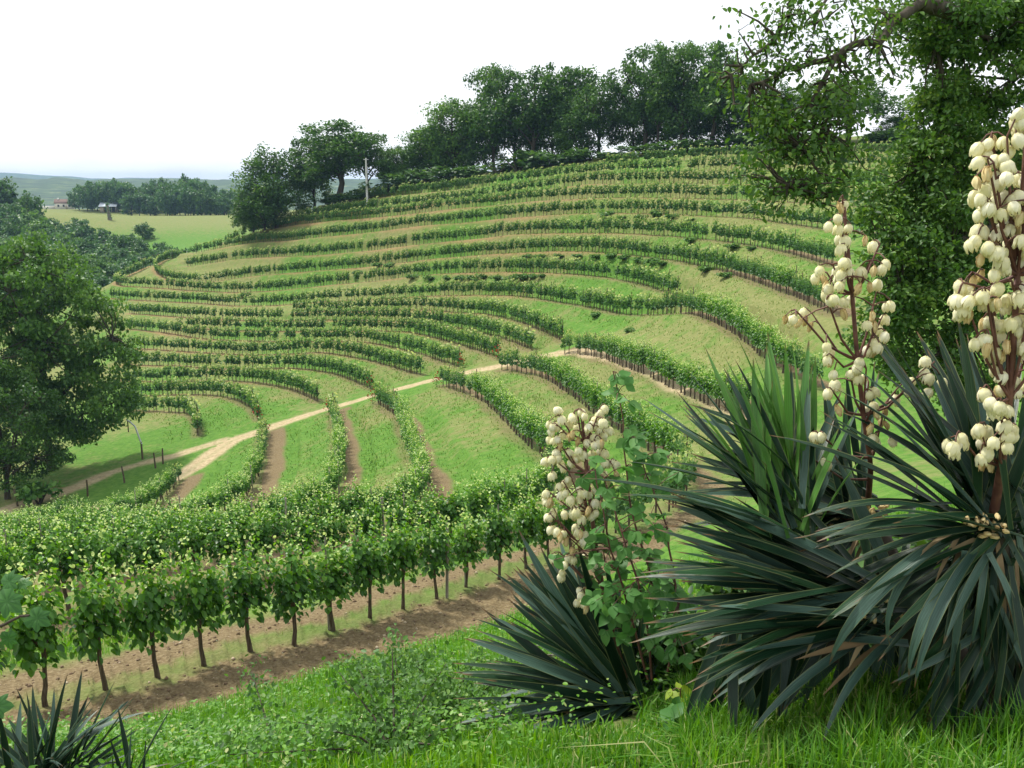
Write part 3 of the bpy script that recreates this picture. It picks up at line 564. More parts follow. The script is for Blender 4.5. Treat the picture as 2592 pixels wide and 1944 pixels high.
# ------------------------------------------------------------------ trees
def tree_meshes(seed,lobes,ncl=60,per=90,leaf=.34,clr=.11,trunk_r=.022,limb=True,mat='oak',flat=.6,fork=.30,H=1.0,tlean=0.0,nlimb=6):
    """unit-height tree: lobes (x,y,z,rx,ry,rz) in tree heights; leaf size in units of the height too"""
    g=np.random.default_rng(seed);lobes=np.array(lobes,float);w=lobes[:,3]*lobes[:,4]*lobes[:,5];w/=w.sum()
    li=g.choice(len(lobes),ncl,p=w);dirs=unit_rand(ncl,g);rad=g.uniform(.25,1,ncl)**.45
    cc=lobes[li,:3]+dirs*rad[:,None]*lobes[li,3:]
    cc[:,2]=np.maximum(cc[:,2],.10)
    # trunk and limbs
    b=MB();ft=fork
    tp=np.array([[0,0,-.02],[.006*g.normal(),.006*g.normal(),ft*.5],[.012*g.normal()+tlean*.5,.012*g.normal(),ft],[tlean+.02*g.normal(),.02*g.normal(),.62],[tlean+.03*g.normal(),.03*g.normal(),.88]])
    b.add(*tube(tp,np.array([1.35,1,.85,.5,.15])*trunk_r,7))
    seeds=cc[g.choice(ncl,min(nlimb,ncl),replace=False)]
    own=np.argmin(((cc[:,None]-seeds[None])**2).sum(-1),1)
    paths=[]
    for k in range(len(seeds)):
        mem=cc[own==k]
        if len(mem)==0: continue
        tgt=mem.mean(0);h0=np.clip(ft+(tgt[2]-ft)*g.uniform(.05,.45)-.05,ft*.7,.8)
        s=np.array([np.interp(h0,tp[:,2],tp[:,0]),np.interp(h0,tp[:,2],tp[:,1]),h0]);m=(s+tgt)/2+[g.normal(0,.02),g.normal(0,.02),g.uniform(-.02,.05)]
        P=np.array([s,s*.6+m*.4+[0,0,.01],m,m*.4+tgt*.6,tgt]);b.add(*tube(P,np.array([.52,.44,.34,.24,.12])*trunk_r,5));paths.append((k,P))
    PA=np.concatenate([p[1] for p in paths]+[tp[2:]])
    for c in cc:
        q=PA[np.argmin(((PA-c)**2).sum(1)+.0*c[0])]; mm=(q+c)/2+g.normal(0,.012,3)
        b.add(*tube([q,mm,c],np.array([.16,.11,.04])*trunk_r,4))
    tm=b.mesh('tree_trunk',[M['bark']],True)
    n=ncl*per;ci=np.repeat(np.arange(ncl),per);sz=g.uniform(.65,1.3,ncl)
    off=unit_rand(n,g)*(g.uniform(0,1,n)**.5)[:,None]*(clr*sz[ci])[:,None]*[1,1,flat]
    C=cc[ci]+off;C[:,2]=np.maximum(C[:,2],.03)
    Dn=unit_rand(n,g)+off/clr*.6;Nn=np.stack([g.normal(0,.55,n),g.normal(0,.55,n),np.ones(n)],1)
    Ls=leaf*g.uniform(.6,1.3,n);V,Q=cards(C,Dn,Nn,Ls,Ls*.72)
    tc_=g.normal(0,.10,ncl);t=np.clip(.42+tc_[ci]+g.normal(0,.14,n),0,1)
    cm=mesh_np('tree_crown',V,[Q],[M[mat]],None,{'tint':t}); return tm,cm
def place_tree(name,lab,grp,uv,top,d,wpx,meshes,cat='tree',rz=None,base=None):
    """base photo point uv, crown top photo y, distance, crown width in photo pixels (mesh crown width = 1 unit x)"""
    p=gpt(uv[0],uv[1],d) if base is None else np.array(base,float); z=float(gz_at(p[0],p[1])[0]); h=(uv[1]-top)*d/F; w=wpx*d/F
    e_=empty(name,(p[0],p[1],z-.1),rnd.uniform(0,6.28) if rz is None else rz,(w,w,h)); tag(e_,lab,cat,grp)
    link('trunk',meshes[0],e_); link('crown',meshes[1],e_); return e_
# crowns in units: width 1, height 1
OAKA=[(0,0,.68,.40,.40,.27),(.18,.1,.50,.30,.30,.18),(-.2,-.1,.52,.30,.3,.2),(0,.05,.86,.22,.22,.13),(.05,-.2,.42,.26,.26,.13)]
OAKB=[(-.08,0,.74,.34,.34,.22),(.2,0,.60,.28,.3,.2),(-.24,.1,.46,.25,.25,.14),(.1,-.1,.40,.34,.34,.12),(.12,.05,.84,.22,.2,.13),(-.02,.1,.28,.3,.3,.09)]
OAKC=[(0,0,.52,.42,.42,.38),(.1,.1,.80,.26,.26,.17),(-.18,0,.64,.28,.28,.2),(.05,0,.24,.38,.38,.14)]
OAKD=[(0,0,.80,.32,.32,.18),(-.22,.1,.66,.24,.24,.12),(.24,-.1,.62,.22,.22,.12),(.05,.05,.52,.30,.30,.10),(-.1,-.1,.38,.24,.24,.08)]
TR={'a':tree_meshes(1,OAKA,90,95,.031,.105,.022,True,'oak',.9,.22),'b':tree_meshes(2,OAKB,95,95,.031,.10,.020,True,'oak',.85,.20),'c':tree_meshes(3,OAKC,120,95,.031,.11,.02,True,'oak',.95,.14),
    'd':tree_meshes(4,OAKD,70,95,.031,.10,.026,True,'oak',.8,.25),'e':tree_meshes(5,OAKC,120,90,.031,.11,.02,True,'oak2',.95,.16),'f':tree_meshes(6,OAKB,85,95,.031,.105,.02,True,'oak',.9,.2)}
RG='trees along the ridge above the vineyard'
ridge=[
 ('round tree at the left end of the left ridge clump',(700,560),365,172,150,'c'),('low bushy tree filling the left foot of the left ridge clump',(668,548),420,171,105,'c'),
 ('tall oak with a visible dark trunk in the left ridge clump',(860,500),293,168,205,'d'),('oak beside the white pole at the right of the left clump',(930,480),310,165,120,'a'),
 ('slim tree between the trunks of the left ridge clump',(795,540),350,174,110,'b'),
 ('low light green tree at the foot of the long ridge wood',(1010,470),362,163,100,'e'),('light green sloping tree at the left end of the ridge wood',(1095,452),310,164,120,'e'),('light green rounded tree second in the ridge wood',(1150,448),242,162,140,'e'),
 ('tall narrow dark oak rising above the ridge wood',(1252,432),168,158,130,'b'),('broad dark oak in the middle of the ridge wood',(1350,428),170,154,180,'a'),('dark oak with a ragged top right of the broad one',(1432,424),180,152,150,'f'),
 ('smaller rounded tree before the sky gap',(1515,412),205,148,130,'a'),('lower tree between broad oak and sky gap',(1470,420),270,147,110,'c'),('tall oak right of the sky gap on the ridge',(1632,392),128,144,150,'d'),('twin trunked oak behind the tall one',(1665,392),150,141,110,'f'),
 ('spreading oak with pale limbs near the right of the ridge',(1722,404),136,138,150,'b'),('oak at the right end of the ridge wood',(1800,400),140,134,140,'d'),('dark tree half hidden by the hanging bough',(1885,405),200,130,150,'a'),('low dark tree under the hanging bough',(1950,405),250,128,130,'c'),
 ('single round tree on a bare trunk above the top row',(2143,372),190,122,190,'a'),('small tree on a pale trunk close to the big tree',(2375,350),195,118,150,'d'),('dark bushy tree right of the round ridge tree',(2270,360),290,120,90,'c')]
for lab,uv,top,d,w,k in ridge:
    x=P3(*uv,d); place_tree('ridge_tree',lab,RG,uv,top,d,w*1.55,TR[k],'tree',None,(x[0],x[1],0))
for q,(u,v,tp,d,w,k) in enumerate([(1115,452,330,166,120,'c'),(1200,440,270,164,120,'c'),(1300,432,250,160,130,'b'),(1395,428,260,158,120,'c'),(1600,402,250,150,110,'c'),(1690,404,250,146,120,'c'),(1760,402,240,144,120,'c'),(1840,402,240,138,130,'c'),(640,552,450,176,80,'c'),(1000,475,410,168,70,'e'),(1925,400,270,134,120,'b')]):
    x=P3(u,v,d); nb=min(ridge,key=lambda r:abs(r[1][0]-u)); place_tree('ridge_tree','lower tree growing behind the '+' '.join(nb[0].split()[:8]),RG,(u,v),tp,d,w*1.5,TR[k],'tree',None,(x[0],x[1],0))
# hedges and bushes along the ridge foot
def bush_mesh(seed,n=420,leaf=.14,mat='oak'):
    g=np.random.default_rng(seed);b=MB();lob=[(g.normal(0,.22),g.normal(0,.22),g.uniform(.25,.6),g.uniform(.2,.34)) for _ in range(7)]
    ii=g.integers(0,7,n);L_=np.array(lob);o=unit_rand(n,g)*(g.uniform(.3,1,n)**.5)[:,None];C=L_[ii,:3]+o*L_[ii,3:4];C[:,2]=np.maximum(C[:,2],.03)
    V,Q=cards(C,unit_rand(n,g)+o,o+[0,0,.8],leaf*g.uniform(.6,1.3,n),leaf*.7);f=mesh_np('bush_foliage',V,[Q],[M[mat]],None,{'tint':np.clip(.4+g.normal(0,.15,n)+.1*o[:,2],0,1)})
    for q in range(6):
        a=g.uniform(0,6.28);b.add(*tube([(0,0,-.05),(.1*math.cos(a),.1*math.sin(a),.2),(.26*math.cos(a),.26*math.sin(a),.55)],[.03,.022,.008],4))
    return b.mesh('bush_stems',[M['bark']]),f
BU=[bush_mesh(i) for i in range(20,23)]; BS=[bush_mesh(i,300,.2,'shrub') for i in range(24,27)]
def bush(lab,grp,u,v,d,w,h,ms,name='bush',rm=True):
    x=P3(u,v,d) if not rm else gpt(u,v,d); z=float(gz_at(x[0],x[1])[0]); e_=empty(name,(x[0],x[1],z-.05),rnd.uniform(0,6),(w*d/F,w*d/F,h*d/F)); tag(e_,lab,'bush',grp); link('stems',ms[0],e_); link('foliage',ms[1],e_)['kind']='stuff'; return e_
for u,v,w,h in [(985,478,70,45),(1030,472,80,55),(1075,470,90,60),(1120,466,80,50),(1165,462,90,48),(1210,458,90,42),(1262,452,90,42),(1310,448,110,70),(1350,444,90,60),(1395,440,100,60),(1440,435,90,50),(1490,428,90,45),(1535,418,80,28),(1580,412,80,18),(1640,408,90,34),(1690,408,90,40),(1740,408,90,42),(1790,408,90,44),(1845,408,90,50),(1900,408,90,60),(1960,408,90,60),(2020,405,90,60),(2080,395,90,50),(2200,385,80,50),(2250,380,80,60),(2310,375,90,50),(930,505,70,40),(880,515,70,35),(830,520,60,30)]:
    d=float(np.interp(u,[830,985,1310,1600,2000,2310],[172,160,148,138,126,116])); nb=min(ridge,key=lambda r:abs(r[1][0]-u)); sd_='left of' if u<nb[1][0]-8 else ('right of' if u<nb[1][0]+60 else 'further right of') if u>nb[1][0]+8 else 'straight below'; bush('dark hedge bush just %s the %s'%(sd_,' '.join(nb[0].split()[:9])),'hedge bushes under the ridge trees',u,v,d,w*1.2,h*.85,BU[rnd.randrange(3)],'hedge_bush',False)
# bramble bushes on the banks between rows
BB_=[(955,675,136,30,16),(985,674,135,34,18),(1045,703,126,34,18),(1090,706,124,38,20),(1130,705,122,30,16),(1160,704,121,34,18),(1190,703,120,36,18),(1225,701,119,36,18),(1262,703,118,34,16),(1300,702,117,34,16),(1330,702,116,34,16),(1370,700,115,30,14),
   (1535,545,110,44,22),(1575,552,108,34,16),(1612,552,107,38,20),(1655,548,106,46,26),(1700,552,104,38,20),(1745,556,102,30,14),(1748,612,92,36,20),(1860,627,86,44,20),(1900,632,84,30,16),(1335,648,112,34,14),(1370,648,112,36,14),(1420,648,111,36,14),(1465,648,110,36,14),(1510,650,109,34,16),(1545,652,108,40,20),(1580,655,107,36,18),(1615,662,105,42,20),(1650,665,103,42,20),(1680,670,100,36,16),(1785,690,88,44,22),(1835,705,84,40,18),(1320,705,116,44,24),(1345,703,115,36,20),(1505,800,88,34,20),(1590,835,79,30,18),(620,745,156,34,14),(800,700,150,30,14),(900,689,141,30,14)]
for nm,lo,hi in(('highest bushy bank',0,575),('second highest bushy bank',575,640),('long middle bank',640,668),('lowest bushy bank',668,1000)):
    for q,(u,v,d,w,h) in enumerate(sorted(b_ for b_ in BB_ if lo<=b_[1]<hi)): bush('dark bramble bush on the %s, %s from the left'%(nm,ordw(q+1)),'bramble bushes on the vineyard banks',u,v+5,d,w*.95,h*.95,BS[rnd.randrange(3)],'bramble_bush')
# the two big trees at the left edge
LT=tree_meshes(31,[(-.05,0,.72,.36,.36,.22),(.15,0,.60,.32,.34,.2),(-.22,0,.56,.28,.3,.2),(.30,0,.42,.22,.3,.17),(.0,.1,.86,.25,.25,.12),(.22,-.1,.28,.28,.28,.13),(-.2,.1,.32,.26,.28,.14),(.10,-.1,.22,.30,.28,.09),(-.05,0,.44,.36,.36,.16),(.36,0,.30,.12,.2,.1)],330,130,.021,.08,.020,True,'oak2',.5,.24,1,0.02,8)
x=P3(131,1186,78); place_tree('big_tree','tall spreading tree with a bare dark trunk in the lower left meadow','big trees in the left meadow',(131,1190),588,78,440,LT,'tree',0.4,(x[0],x[1],0))
LD=tree_meshes(32,[(0,0,.60,.42,.42,.36),(.2,0,.36,.30,.3,.24),(-.1,.1,.82,.26,.26,.15),(.1,-.1,.2,.34,.34,.12)],190,120,.021,.085,.02,True,'oak',.6,.14)
x=P3(15,1228,70); place_tree('dark_tree','dense dark tree cut by the left edge of the picture','big trees in the left meadow',(15,1228),815,70,330,LD,'tree',1.3,(x[0],x[1],0))
# small trees on the slopes beyond the valley
def small_tree(seed,mat='wood',lobes=OAKC,n=52,per=34): return tree_meshes(seed,lobes,n,per,.085,.14,.022,True,mat,.75,.12,1,0,4)
ST=[small_tree(50,'wood'),small_tree(51,'oak'),small_tree(52,'wood',OAKA),small_tree(53,'oak2'),small_tree(54,'wood',OAKC)]
def wtree(lab,grp,x,y,h,w,k,name='hillside_tree'):
    z=float(gz_at(x,y)[0]); e_=empty(name,(x,y,z-.2),rnd.uniform(0,6.28),(w,w,h)); tag(e_,lab,'tree',grp); link('trunk',ST[k][0],e_); link('crown',ST[k][1],e_); return e_
g2=np.random.default_rng(77);placed=[]
for tr in range(2600):
    x=g2.uniform(-215,-72);y=g2.uniform(205,352);u,v,d=px(np.array([x,y,float(T(x,y))])); u=float(u);v=float(v)
    if u>500-max(0,(y-235))*.35 or u<-40: continue
    topv=np.interp(u,[0,100,150,250,330,385,500],[470,520,545,572,590,606,640])
    h=g2.uniform(7.5,11.5)*(1.15 if y>300 else 1)
    if v-h*F/d<topv-10 or v<topv: continue
    if any((x-a)**2+(y-b)**2<33 for a,b in placed): continue
    placed.append((x,y)); zone='along the top edge of the left hillside wood' if h*F/d>v-topv-14 else ('at the meadow edge of the left hillside wood' if u>330 else ('deep in the left hillside wood behind the tall tree' if y<250 else 'in the middle of the left hillside wood')); wtree('rounded broadleaf tree '+zone,'trees '+zone,x,y,h,h*g2.uniform(.85,1.1),int(g2.choice([0,0,1,2,3,4])))
    if len(placed)>125: break
p=P3(70,520,318); wtree('dark tree standing out above the left hillside wood',None,p[0],p[1],16,11,1)
p=P3(10,530,330); wtree('dark tree at the far left above the hillside wood',None,p[0],p[1],14.5,12,1)
for u,v,d,h,w,k,lab in [(368,605,300,6.5,8,1,'dark shrubby tree at the edge of the green meadow'),(335,590,305,5,7,1,'small dark tree left of the dark shrubby one')]:
    p=gpt(u,v,d,.9,1.1); wtree(lab,None,p[0],p[1],h,w,k)
tl=0
for row,(dd,off) in enumerate([(455,0),(478,-9),(505,-14)]):
    for u in np.arange(196,700,20 if row==0 else 19):
        uu=u+g2.uniform(-8,8); vb=np.interp(uu,[180,316,430,542,655,720],[514,519,535,541,546,548]);d=dd+g2.uniform(-6,6)-(0 if uu<420 else 25)
        if row==0 and uu<320: continue
        topv=np.interp(uu,[185,215,270,335,360,410,440,470,510,545,600,650,700],[492,462,446,462,470,452,458,440,446,474,476,466,470])+off*.1
        xx=P3(uu,vb,d); z=float(gz_at(xx[0],xx[1])[0]); h=max(7,(np.interp(z/d,[-1,1],[0,0])+ (px(np.array([xx[0],xx[1],z]))[1]-topv)*d/F)*(.80 if row==0 else 1)*g2.uniform(.86,1.04))
        zone=('left end behind the barn,' if uu<330 else ('middle' if uu<520 else 'right end'))+' of the '+('front edge' if row==0 else ('middle line' if row==1 else 'skyline')); wtree('rounded tree, %s of the woodland belt'%zone,'woodland trees, '+zone,xx[0],xx[1],h,min(h*1.0,11)*g2.uniform(.85,1.15),int(g2.choice([0,1,2,4,4])),'woodland_tree'); tl+=1
print('hill trees',len(placed),tl)
# ------------------------------------------------------------------ buildings, poles, fence
def box(b,c,s,m=0):
    c=np.array(c,float);s=np.array(s,float)/2;v=np.array([(i,j,k) for i in(-1,1) for j in(-1,1) for k in(-1,1)])*s+c
    b.add(v,[[0,1,3,2],[4,6,7,5],[0,4,5,1],[2,3,7,6],[0,2,6,4],[1,5,7,3]],m)
def gable(b,L_,w,z0,h,ov=.4,th=.18):
    for s in(-1,1):
        v=[(-L_/2-ov,s*(w/2+ov),z0-ov*h/(w/2)),(L_/2+ov,s*(w/2+ov),z0-ov*h/(w/2)),(L_/2+ov,0,z0+h),(-L_/2-ov,0,z0+h)]
        V=np.array(v+[(a,c,d+th) for a,c,d in v]);b.add(V,[[0,1,2,3],[4,7,6,5],[0,4,5,1],[1,5,6,2],[3,2,6,7],[0,3,7,4]])
p=P3(165,530,520);z=float(gz_at(p[0],p[1])[0])
hs=empty('farmhouse',(p[0],p[1],max(z,p[2])-.1),R_(18)); tag(hs,'small white farmhouse with a brown tiled roof at the field corner','house')
b=MB();box(b,(0,0,1.8),(9.4,6,3.6))
for s in(-1,1): b.add([(s*4.7,-3,3.6),(s*4.7,3,3.6),(s*4.7,0,5.5)],[[0,1,2]])
link('wall',b.mesh('house_wall',[M['wall']]),hs); b=MB();gable(b,9.4,6,3.6,1.9);rf=link('roof',b.mesh('house_roof',[M['roof']]),hs); b=MB();box(b,(-3.2,0,5.6),(.7,.7,1.5));link('chimney',b.mesh('chimney',[M['wall']]),rf)
for xx in(-2.9,-.2,2.6):
    b=MB();box(b,(xx,-3.0,2.1),(1.0,.12,1.2));w_=link('window',b.mesh('house_window',[M['dark']]),hs); b=MB();box(b,(xx,-3.07,1.42),(1.3,.2,.12));link('sill',b.mesh('window_sill',[M['wall']]),w_)
b=MB();box(b,(1.2,-3.0,1.2),(1.0,.14,2.1));link('door',b.mesh('house_door',[M['timber']]),hs)
b=MB();box(b,(-9.2,.5,.95),(9,4,1.9));link('outbuilding',b.mesh('outbuilding',[M['wall']]),hs)
p=P3(275,523,470);z=float(gz_at(p[0],p[1])[0])
bn=empty('barn',(p[0],p[1],z-.1),R_(12)); tag(bn,'open timber barn with a pale blue metal roof beside the wood','barn')
b=MB();box(b,(-2.9,0,1.5),(1.9,4.6,3.0));box(b,(0,2.2,1.5),(7.6,.2,3.0));link('wall',b.mesh('barn_wall',[M['timber']]),bn)
b=MB()
for xx in(-.4,1.7,3.7): box(b,(xx,-2.3,1.5),(.25,.25,3.0))
link('frame',b.mesh('barn_frame',[M['timber']]),bn); b=MB();box(b,(.9,1.0,1.4),(5.2,.2,2.6));link('painted_shade',b.mesh('barn_shade_board',[M['dark']]),bn)  # near-black board paints in the shade inside the open barn
b=MB();b.add(np.array([(-4.3,-3.2,2.9),(4.3,-3.2,2.9),(4.3,2.8,4.9),(-4.3,2.8,4.9),(-4.3,-3.2,3.05),(4.3,-3.2,3.05),(4.3,2.8,5.05),(-4.3,2.8,5.05)]),[[0,3,2,1],[4,5,6,7],[0,1,5,4],[1,2,6,5],[2,3,7,6],[3,0,4,7]]);link('roof',b.mesh('barn_roof',[M['sheet']]),bn)
# slim dead tree in front of the barn
p=P3(279,566,360);z=float(gz_at(p[0],p[1])[0]);h=44*360/F
e_=empty('dead_tree',(p[0],p[1],z)); tag(e_,'slim grey dead tree standing in the field below the barn','tree')
b=MB();b.add(*tube([(0,0,-.3),(-.2,0,h*.4),(-.5,0,h*.75),(-.65,.1,h)],[.8,.62,.45,.2],7));link('trunk',b.mesh('dead_trunk',[M['brush']],True),e_)
g=np.random.default_rng(3);n=260;f=g.uniform(.05,1,n);C=np.stack([-.6*f+g.normal(0,.45,n)*(1.2-.5*f),g.normal(0,.45,n),h*f],1);V,Q=cards(C,unit_rand(n,g),unit_rand(n,g),.6,.35);link('ivy',mesh_np('dead_tree_ivy',V,[Q],[M['wood']],None,{'tint':g.uniform(.3,.8,n)}),e_)
# white pole on the ridge
p=P3(929,492,158);z=float(gz_at(p[0],p[1])[0]);h=118*158/F
e_=empty('utility_pole',(p[0],p[1],z-.3)); tag(e_,'tall white concrete utility pole on the ridge beside the left clump','utility pole')
b=MB();b.add(*tube([(0,0,-.3),(0,0,h*.5),(0,0,h)],[.21,.18,.13],8));link('shaft',b.mesh('pole_shaft',[M['concrete']],True),e_)
b=MB();box(b,(0,0,h-.25),(.9,.08,.1));link('crossarm',b.mesh('pole_crossarm',[M['concrete']]),e_)
# wire fence by the lower track
def fpost(): 
    b=MB();b.add(*tube([(0,0,-.2),(.02,0,.6),(0,.01,1.35)],[.075,.068,.06],7));return b.mesh('fence_post',[M['vinebark']],True)
FPm=fpost();prev=None
for lab,(u,v,d) in [('leaning dark fence post nearest the bush at the lower left',(45,1282,66)),('fence post above the small bush',(222,1257,69)),('lone dark fence post in the middle of the lower track verge',(315,1223,71)),('thick fence post of the pair by the track fork',(394,1186,75)),('thin fence post of the pair by the track fork',(413,1174,76))]:
    q=gpt(u,v,d); e_=empty('fence_post',(q[0],q[1],float(gz_at(q[0],q[1])[0])),0); e_.rotation_euler=(rnd.gauss(0,.05),rnd.gauss(0,.05),rnd.random()*3); tag(e_,lab,'fence post','dark posts of the wire fence by the lower track'); link('shaft',FPm,e_)
    tp=np.array(e_.location)+[0,0,1.2]
    if prev is not None:
        m_=(prev+tp)/2-[0,0,.12]; b=MB();b.add(*tube([prev,m_,tp],.008,3)); tag(link('fence_wire',b.mesh('fence_wire',[M['post']])),'sagging wire to the '+' '.join(lab.split()[:11]),'wire','wires of the fence by the lower track')
    prev=tp
# bent white pipe on a post in the lower meadow
q=gpt(361,1162,80);z=float(gz_at(q[0],q[1])[0]);s_=80/F
e_=empty('bent_pipe',(q[0],q[1],z)); tag(e_,'bent pale metal pipe arching from a post in the lower meadow','pipe')
b=MB();b.add(*tube([(0,0,-.2),(0,0,45*s_)],[.09,.07],6));link('post',b.mesh('pipe_post',[M['vinebark']]),e_)
b=MB();b.add(*tube(np.array([(1,0,40),(-3,0,52),(-8,0,72),(-12,0,85),(-22,0,95),(-32,0,103)])*s_,.07,6));link('pipe',b.mesh('pipe_arm',[M['metal']],True),e_)
b=MB();b.add(*tube([(-29*s_,0,70*s_),(-29*s_,0,103*s_)],.05,5));link('support',b.mesh('pipe_support',[M['vinebark']]),e_)
bush('rounded grey green bush beside the fence at the lower left',None,100,1275,64,110,80,BS[0]); bush('small bush at the left end of the lowest vine row',None,190,1290,66,50,34,BS[1])
# woodpile of cut branches behind the centre yucca
w0=gpt(1425,1530,9.5,.6,1.6)
e_=empty('brush_pile',w0,.3,(.55,.55,.55)); tag(e_,'heap of grey cut branches behind the left leaves of the centre yucca','brush pile')
for q in range(46):
    a=rnd.uniform(-.5,.5)+(math.pi if rnd.random()<.5 else 0)+.2; l=rnd.uniform(.25,.6); c=np.array([rnd.gauss(0,.22),rnd.gauss(0,.18),rnd.uniform(.02,.36)]); dv=np.array([math.cos(a)*l,math.sin(a)*l,rnd.uniform(-.08,.10)])
    b=MB();r=rnd.choice([.012,.018,.03,.05]);b.add(*tube([c-dv,c+[0,0,.03],c+dv],[r,r*.9,r*.6],6)); link('branch',b.mesh('cut_branch',[M['brush']],True),e_)
# ------------------------------------------------------------------ the big oak on the right, its boughs hanging into the picture
def px_lobe(u,v,d,ru,rv): return np.r_[P3(u,v,d),ru*d/F,max(ru,rv)*d/F*.8,rv*d/F]
OL=[(2520,170,14.5,130,190,46,1),(2440,60,14,190,90,40,1),(2500,440,14.5,140,150,50,1),(2375,560,14,120,110,30,1),(2290,700,13.5,110,120,30,1),(2400,740,14,150,140,42,1),(2320,900,14,120,80,16,.9),(2440,940,14.5,120,100,20,.9),(2570,700,15,90,260,40,1),(2385,190,14,100,120,24,.9),(2390,330,14,90,90,20,.9),(2250,540,13.8,70,70,10,.8),(2215,830,13.6,60,70,8,.8),(2480,1020,14.5,90,60,8,.8),(2330,430,14,90,70,14,.9),
    (2040,40,12.5,110,60,9,.45),(1990,110,12.5,130,70,11,.45),(2100,110,12.7,120,60,12,.33),(1900,90,12.5,80,90,8,.2),(1850,200,12.4,80,100,9,.2),(1940,180,12.5,90,70,9,.4),(2180,50,13,120,60,12,.36),(2230,170,13,60,50,5,.35),(2300,30,13.5,110,50,14,.45),
    (2020,260,12.5,150,90,20,.45),(1970,350,12.4,90,80,14,.55),(2060,360,12.5,130,80,18,.5),(2100,270,12.6,110,80,12,.5),(1960,440,12.4,90,55,10,.5),(2060,450,12.5,110,55,11,.5),(1990,505,12.4,60,45,6,.4),(2100,500,12.5,60,45,6,.4),(2170,210,12.8,70,60,7,.4),(2140,400,12.8,60,60,6,.4),(1930,300,12.4,60,60,6,.4)]
go=np.random.default_rng(91)
base=np.array([9.9,15.2,0]);base[2]=float(gz_at(base[0],base[1])[0])
bo=empty('oak_tree',base); tag(bo,'big oak at the right edge with gnarled boughs hanging over the vineyard','tree')
cc=[];dens=[];lim=[]
for (u,v,d,ru,rv,n,de) in OL:
    l=px_lobe(u,v,d,ru,rv)
    for q in range(n): 
        o=nrm(go.normal(size=3))*go.uniform(.2,1)**.5; cc.append(l[:3]+o*l[3:]*[1,1,1]); dens.append(de)
cc=np.array(cc);dens=np.array(dens);nc=len(cc)
per=np.where(dens>=.8,125*dens,74*dens**1.2).astype(int);ci=np.repeat(np.arange(nc),per);n=len(ci)
off=unit_rand(n,go)*(go.uniform(0,1,n)**.45)[:,None]*.34*[1,1,.5]
C=cc[ci]+off;Dn=unit_rand(n,go)*.8+off*1.6+[0,0,-.25];Nn=np.stack([go.normal(0,.6,n),go.normal(0,.6,n),np.ones(n)],1);Ls=.088*go.uniform(.65,1.25,n)
V,Q=leaves(C-base,Dn,Nn,Ls,Ls*.6,.15,.06);tc_=go.normal(0,.10,nc)
link('crown',mesh_np('oak_crown',V,[Q],[M['oak']],None,{'tint':np.repeat(np.clip(.55+tc_[ci]+go.normal(0,.16,n),0,1),2)}),bo)
b=MB();trunk=np.array([base-[0,0,.4],base+[-.05,0,2.2],base+[.05,-.1,4.4],base+[-.15,-.2,7.0],base+[-.1,-.3,9.5]])
b.add(*tube(trunk,[.50,.38,.34,.28,.16],10)); link('trunk',b.mesh('oak_trunk',[M['bark']],True),bo,Matrix.Translation(-Vector(base)))
LIMBS=[[(2760,-120,14.8),(2592,-10,14.2),(2450,50,13.6),(2332,8,13.2)],
       [(2640,-60,14.5),(2420,-70,13.8),(2332,8,13.2),(2300,30,13.1),(2262,50,13.0),(2246,80,12.9),(2232,105,12.9),(2205,112,12.8),(2178,104,12.8),(2150,125,12.7),(2115,146,12.6),(2060,160,12.6),(1990,172,12.5),(1950,200,12.45),(1900,215,12.4)],
       [(2332,-120,13.2),(2180,-90,12.9),(2084,-5,12.7),(2072,30,12.7),(2060,62,12.6)],
       [(2180,-90,12.9),(2040,-60,12.6),(2008,0,12.5),(1990,45,12.5),(1986,85,12.5),(1984,115,12.5)],
       [(1994,40,12.5),(1972,70,12.5),(1962,100,12.45),(1930,130,12.4),(1890,152,12.4),(1850,190,12.3)],
       [(2115,146,12.6),(2090,200,12.55),(2050,270,12.5),(2070,320,12.45),(2040,350,12.4),(2005,410,12.4),(1995,470,12.4)],
       [(2600,120,14.4),(2480,90,14),(2400,80,13.8),(2370,120,13.8)],[(2640,300,14.8),(2520,380,14.5),(2400,400,14.2),(2330,420,14)],[(2660,560,15),(2560,560,14.6),(2440,600,14.2),(2330,690,13.8),(2250,740,13.6)],[(2640,700,15),(2500,800,14.4),(2400,880,14.2),(2330,930,14)],[(2740,60,15),(2600,160,14.6),(2520,250,14.4)]]
allp=[]
for k,Lm in enumerate(LIMBS):
    P=np.array([P3(*q) for q in Lm]); n_=len(P)
    if k in(0,6,7,8,9,10): P=np.r_[[trunk[1+ (k in(0,10,6))*2+(k==7)]],P]
    r0={0:.20,1:.13,2:.075,3:.06,4:.035,5:.04}.get(k,.10); P2=resample(P,.18);P2[1:-1]+=go.normal(0,.012,(len(P2)-2,3)); b=MB();b.add(*tube(P2,np.linspace(r0,r0*(.16 if k!=0 else .55),len(P2)),7)); allp.append(P2)
    link('bough',b.mesh('oak_bough',[M['bark']],True),bo,Matrix.Translation(-Vector(base)))
PA=np.concatenate(allp);b=MB()
for c in cc:
    q=PA[np.argmin(((PA-c)**2).sum(1))];m_=(q+c)/2+go.normal(0,.06,3); b.add(*tube([q,m_,c,c+go.normal(0,.12,3)],[.022,.014,.008,.004],4))
o=link('twigs',b.mesh('oak_twigs',[M['bark']]),bo,Matrix.Translation(-Vector(base))); o['kind']='stuff'
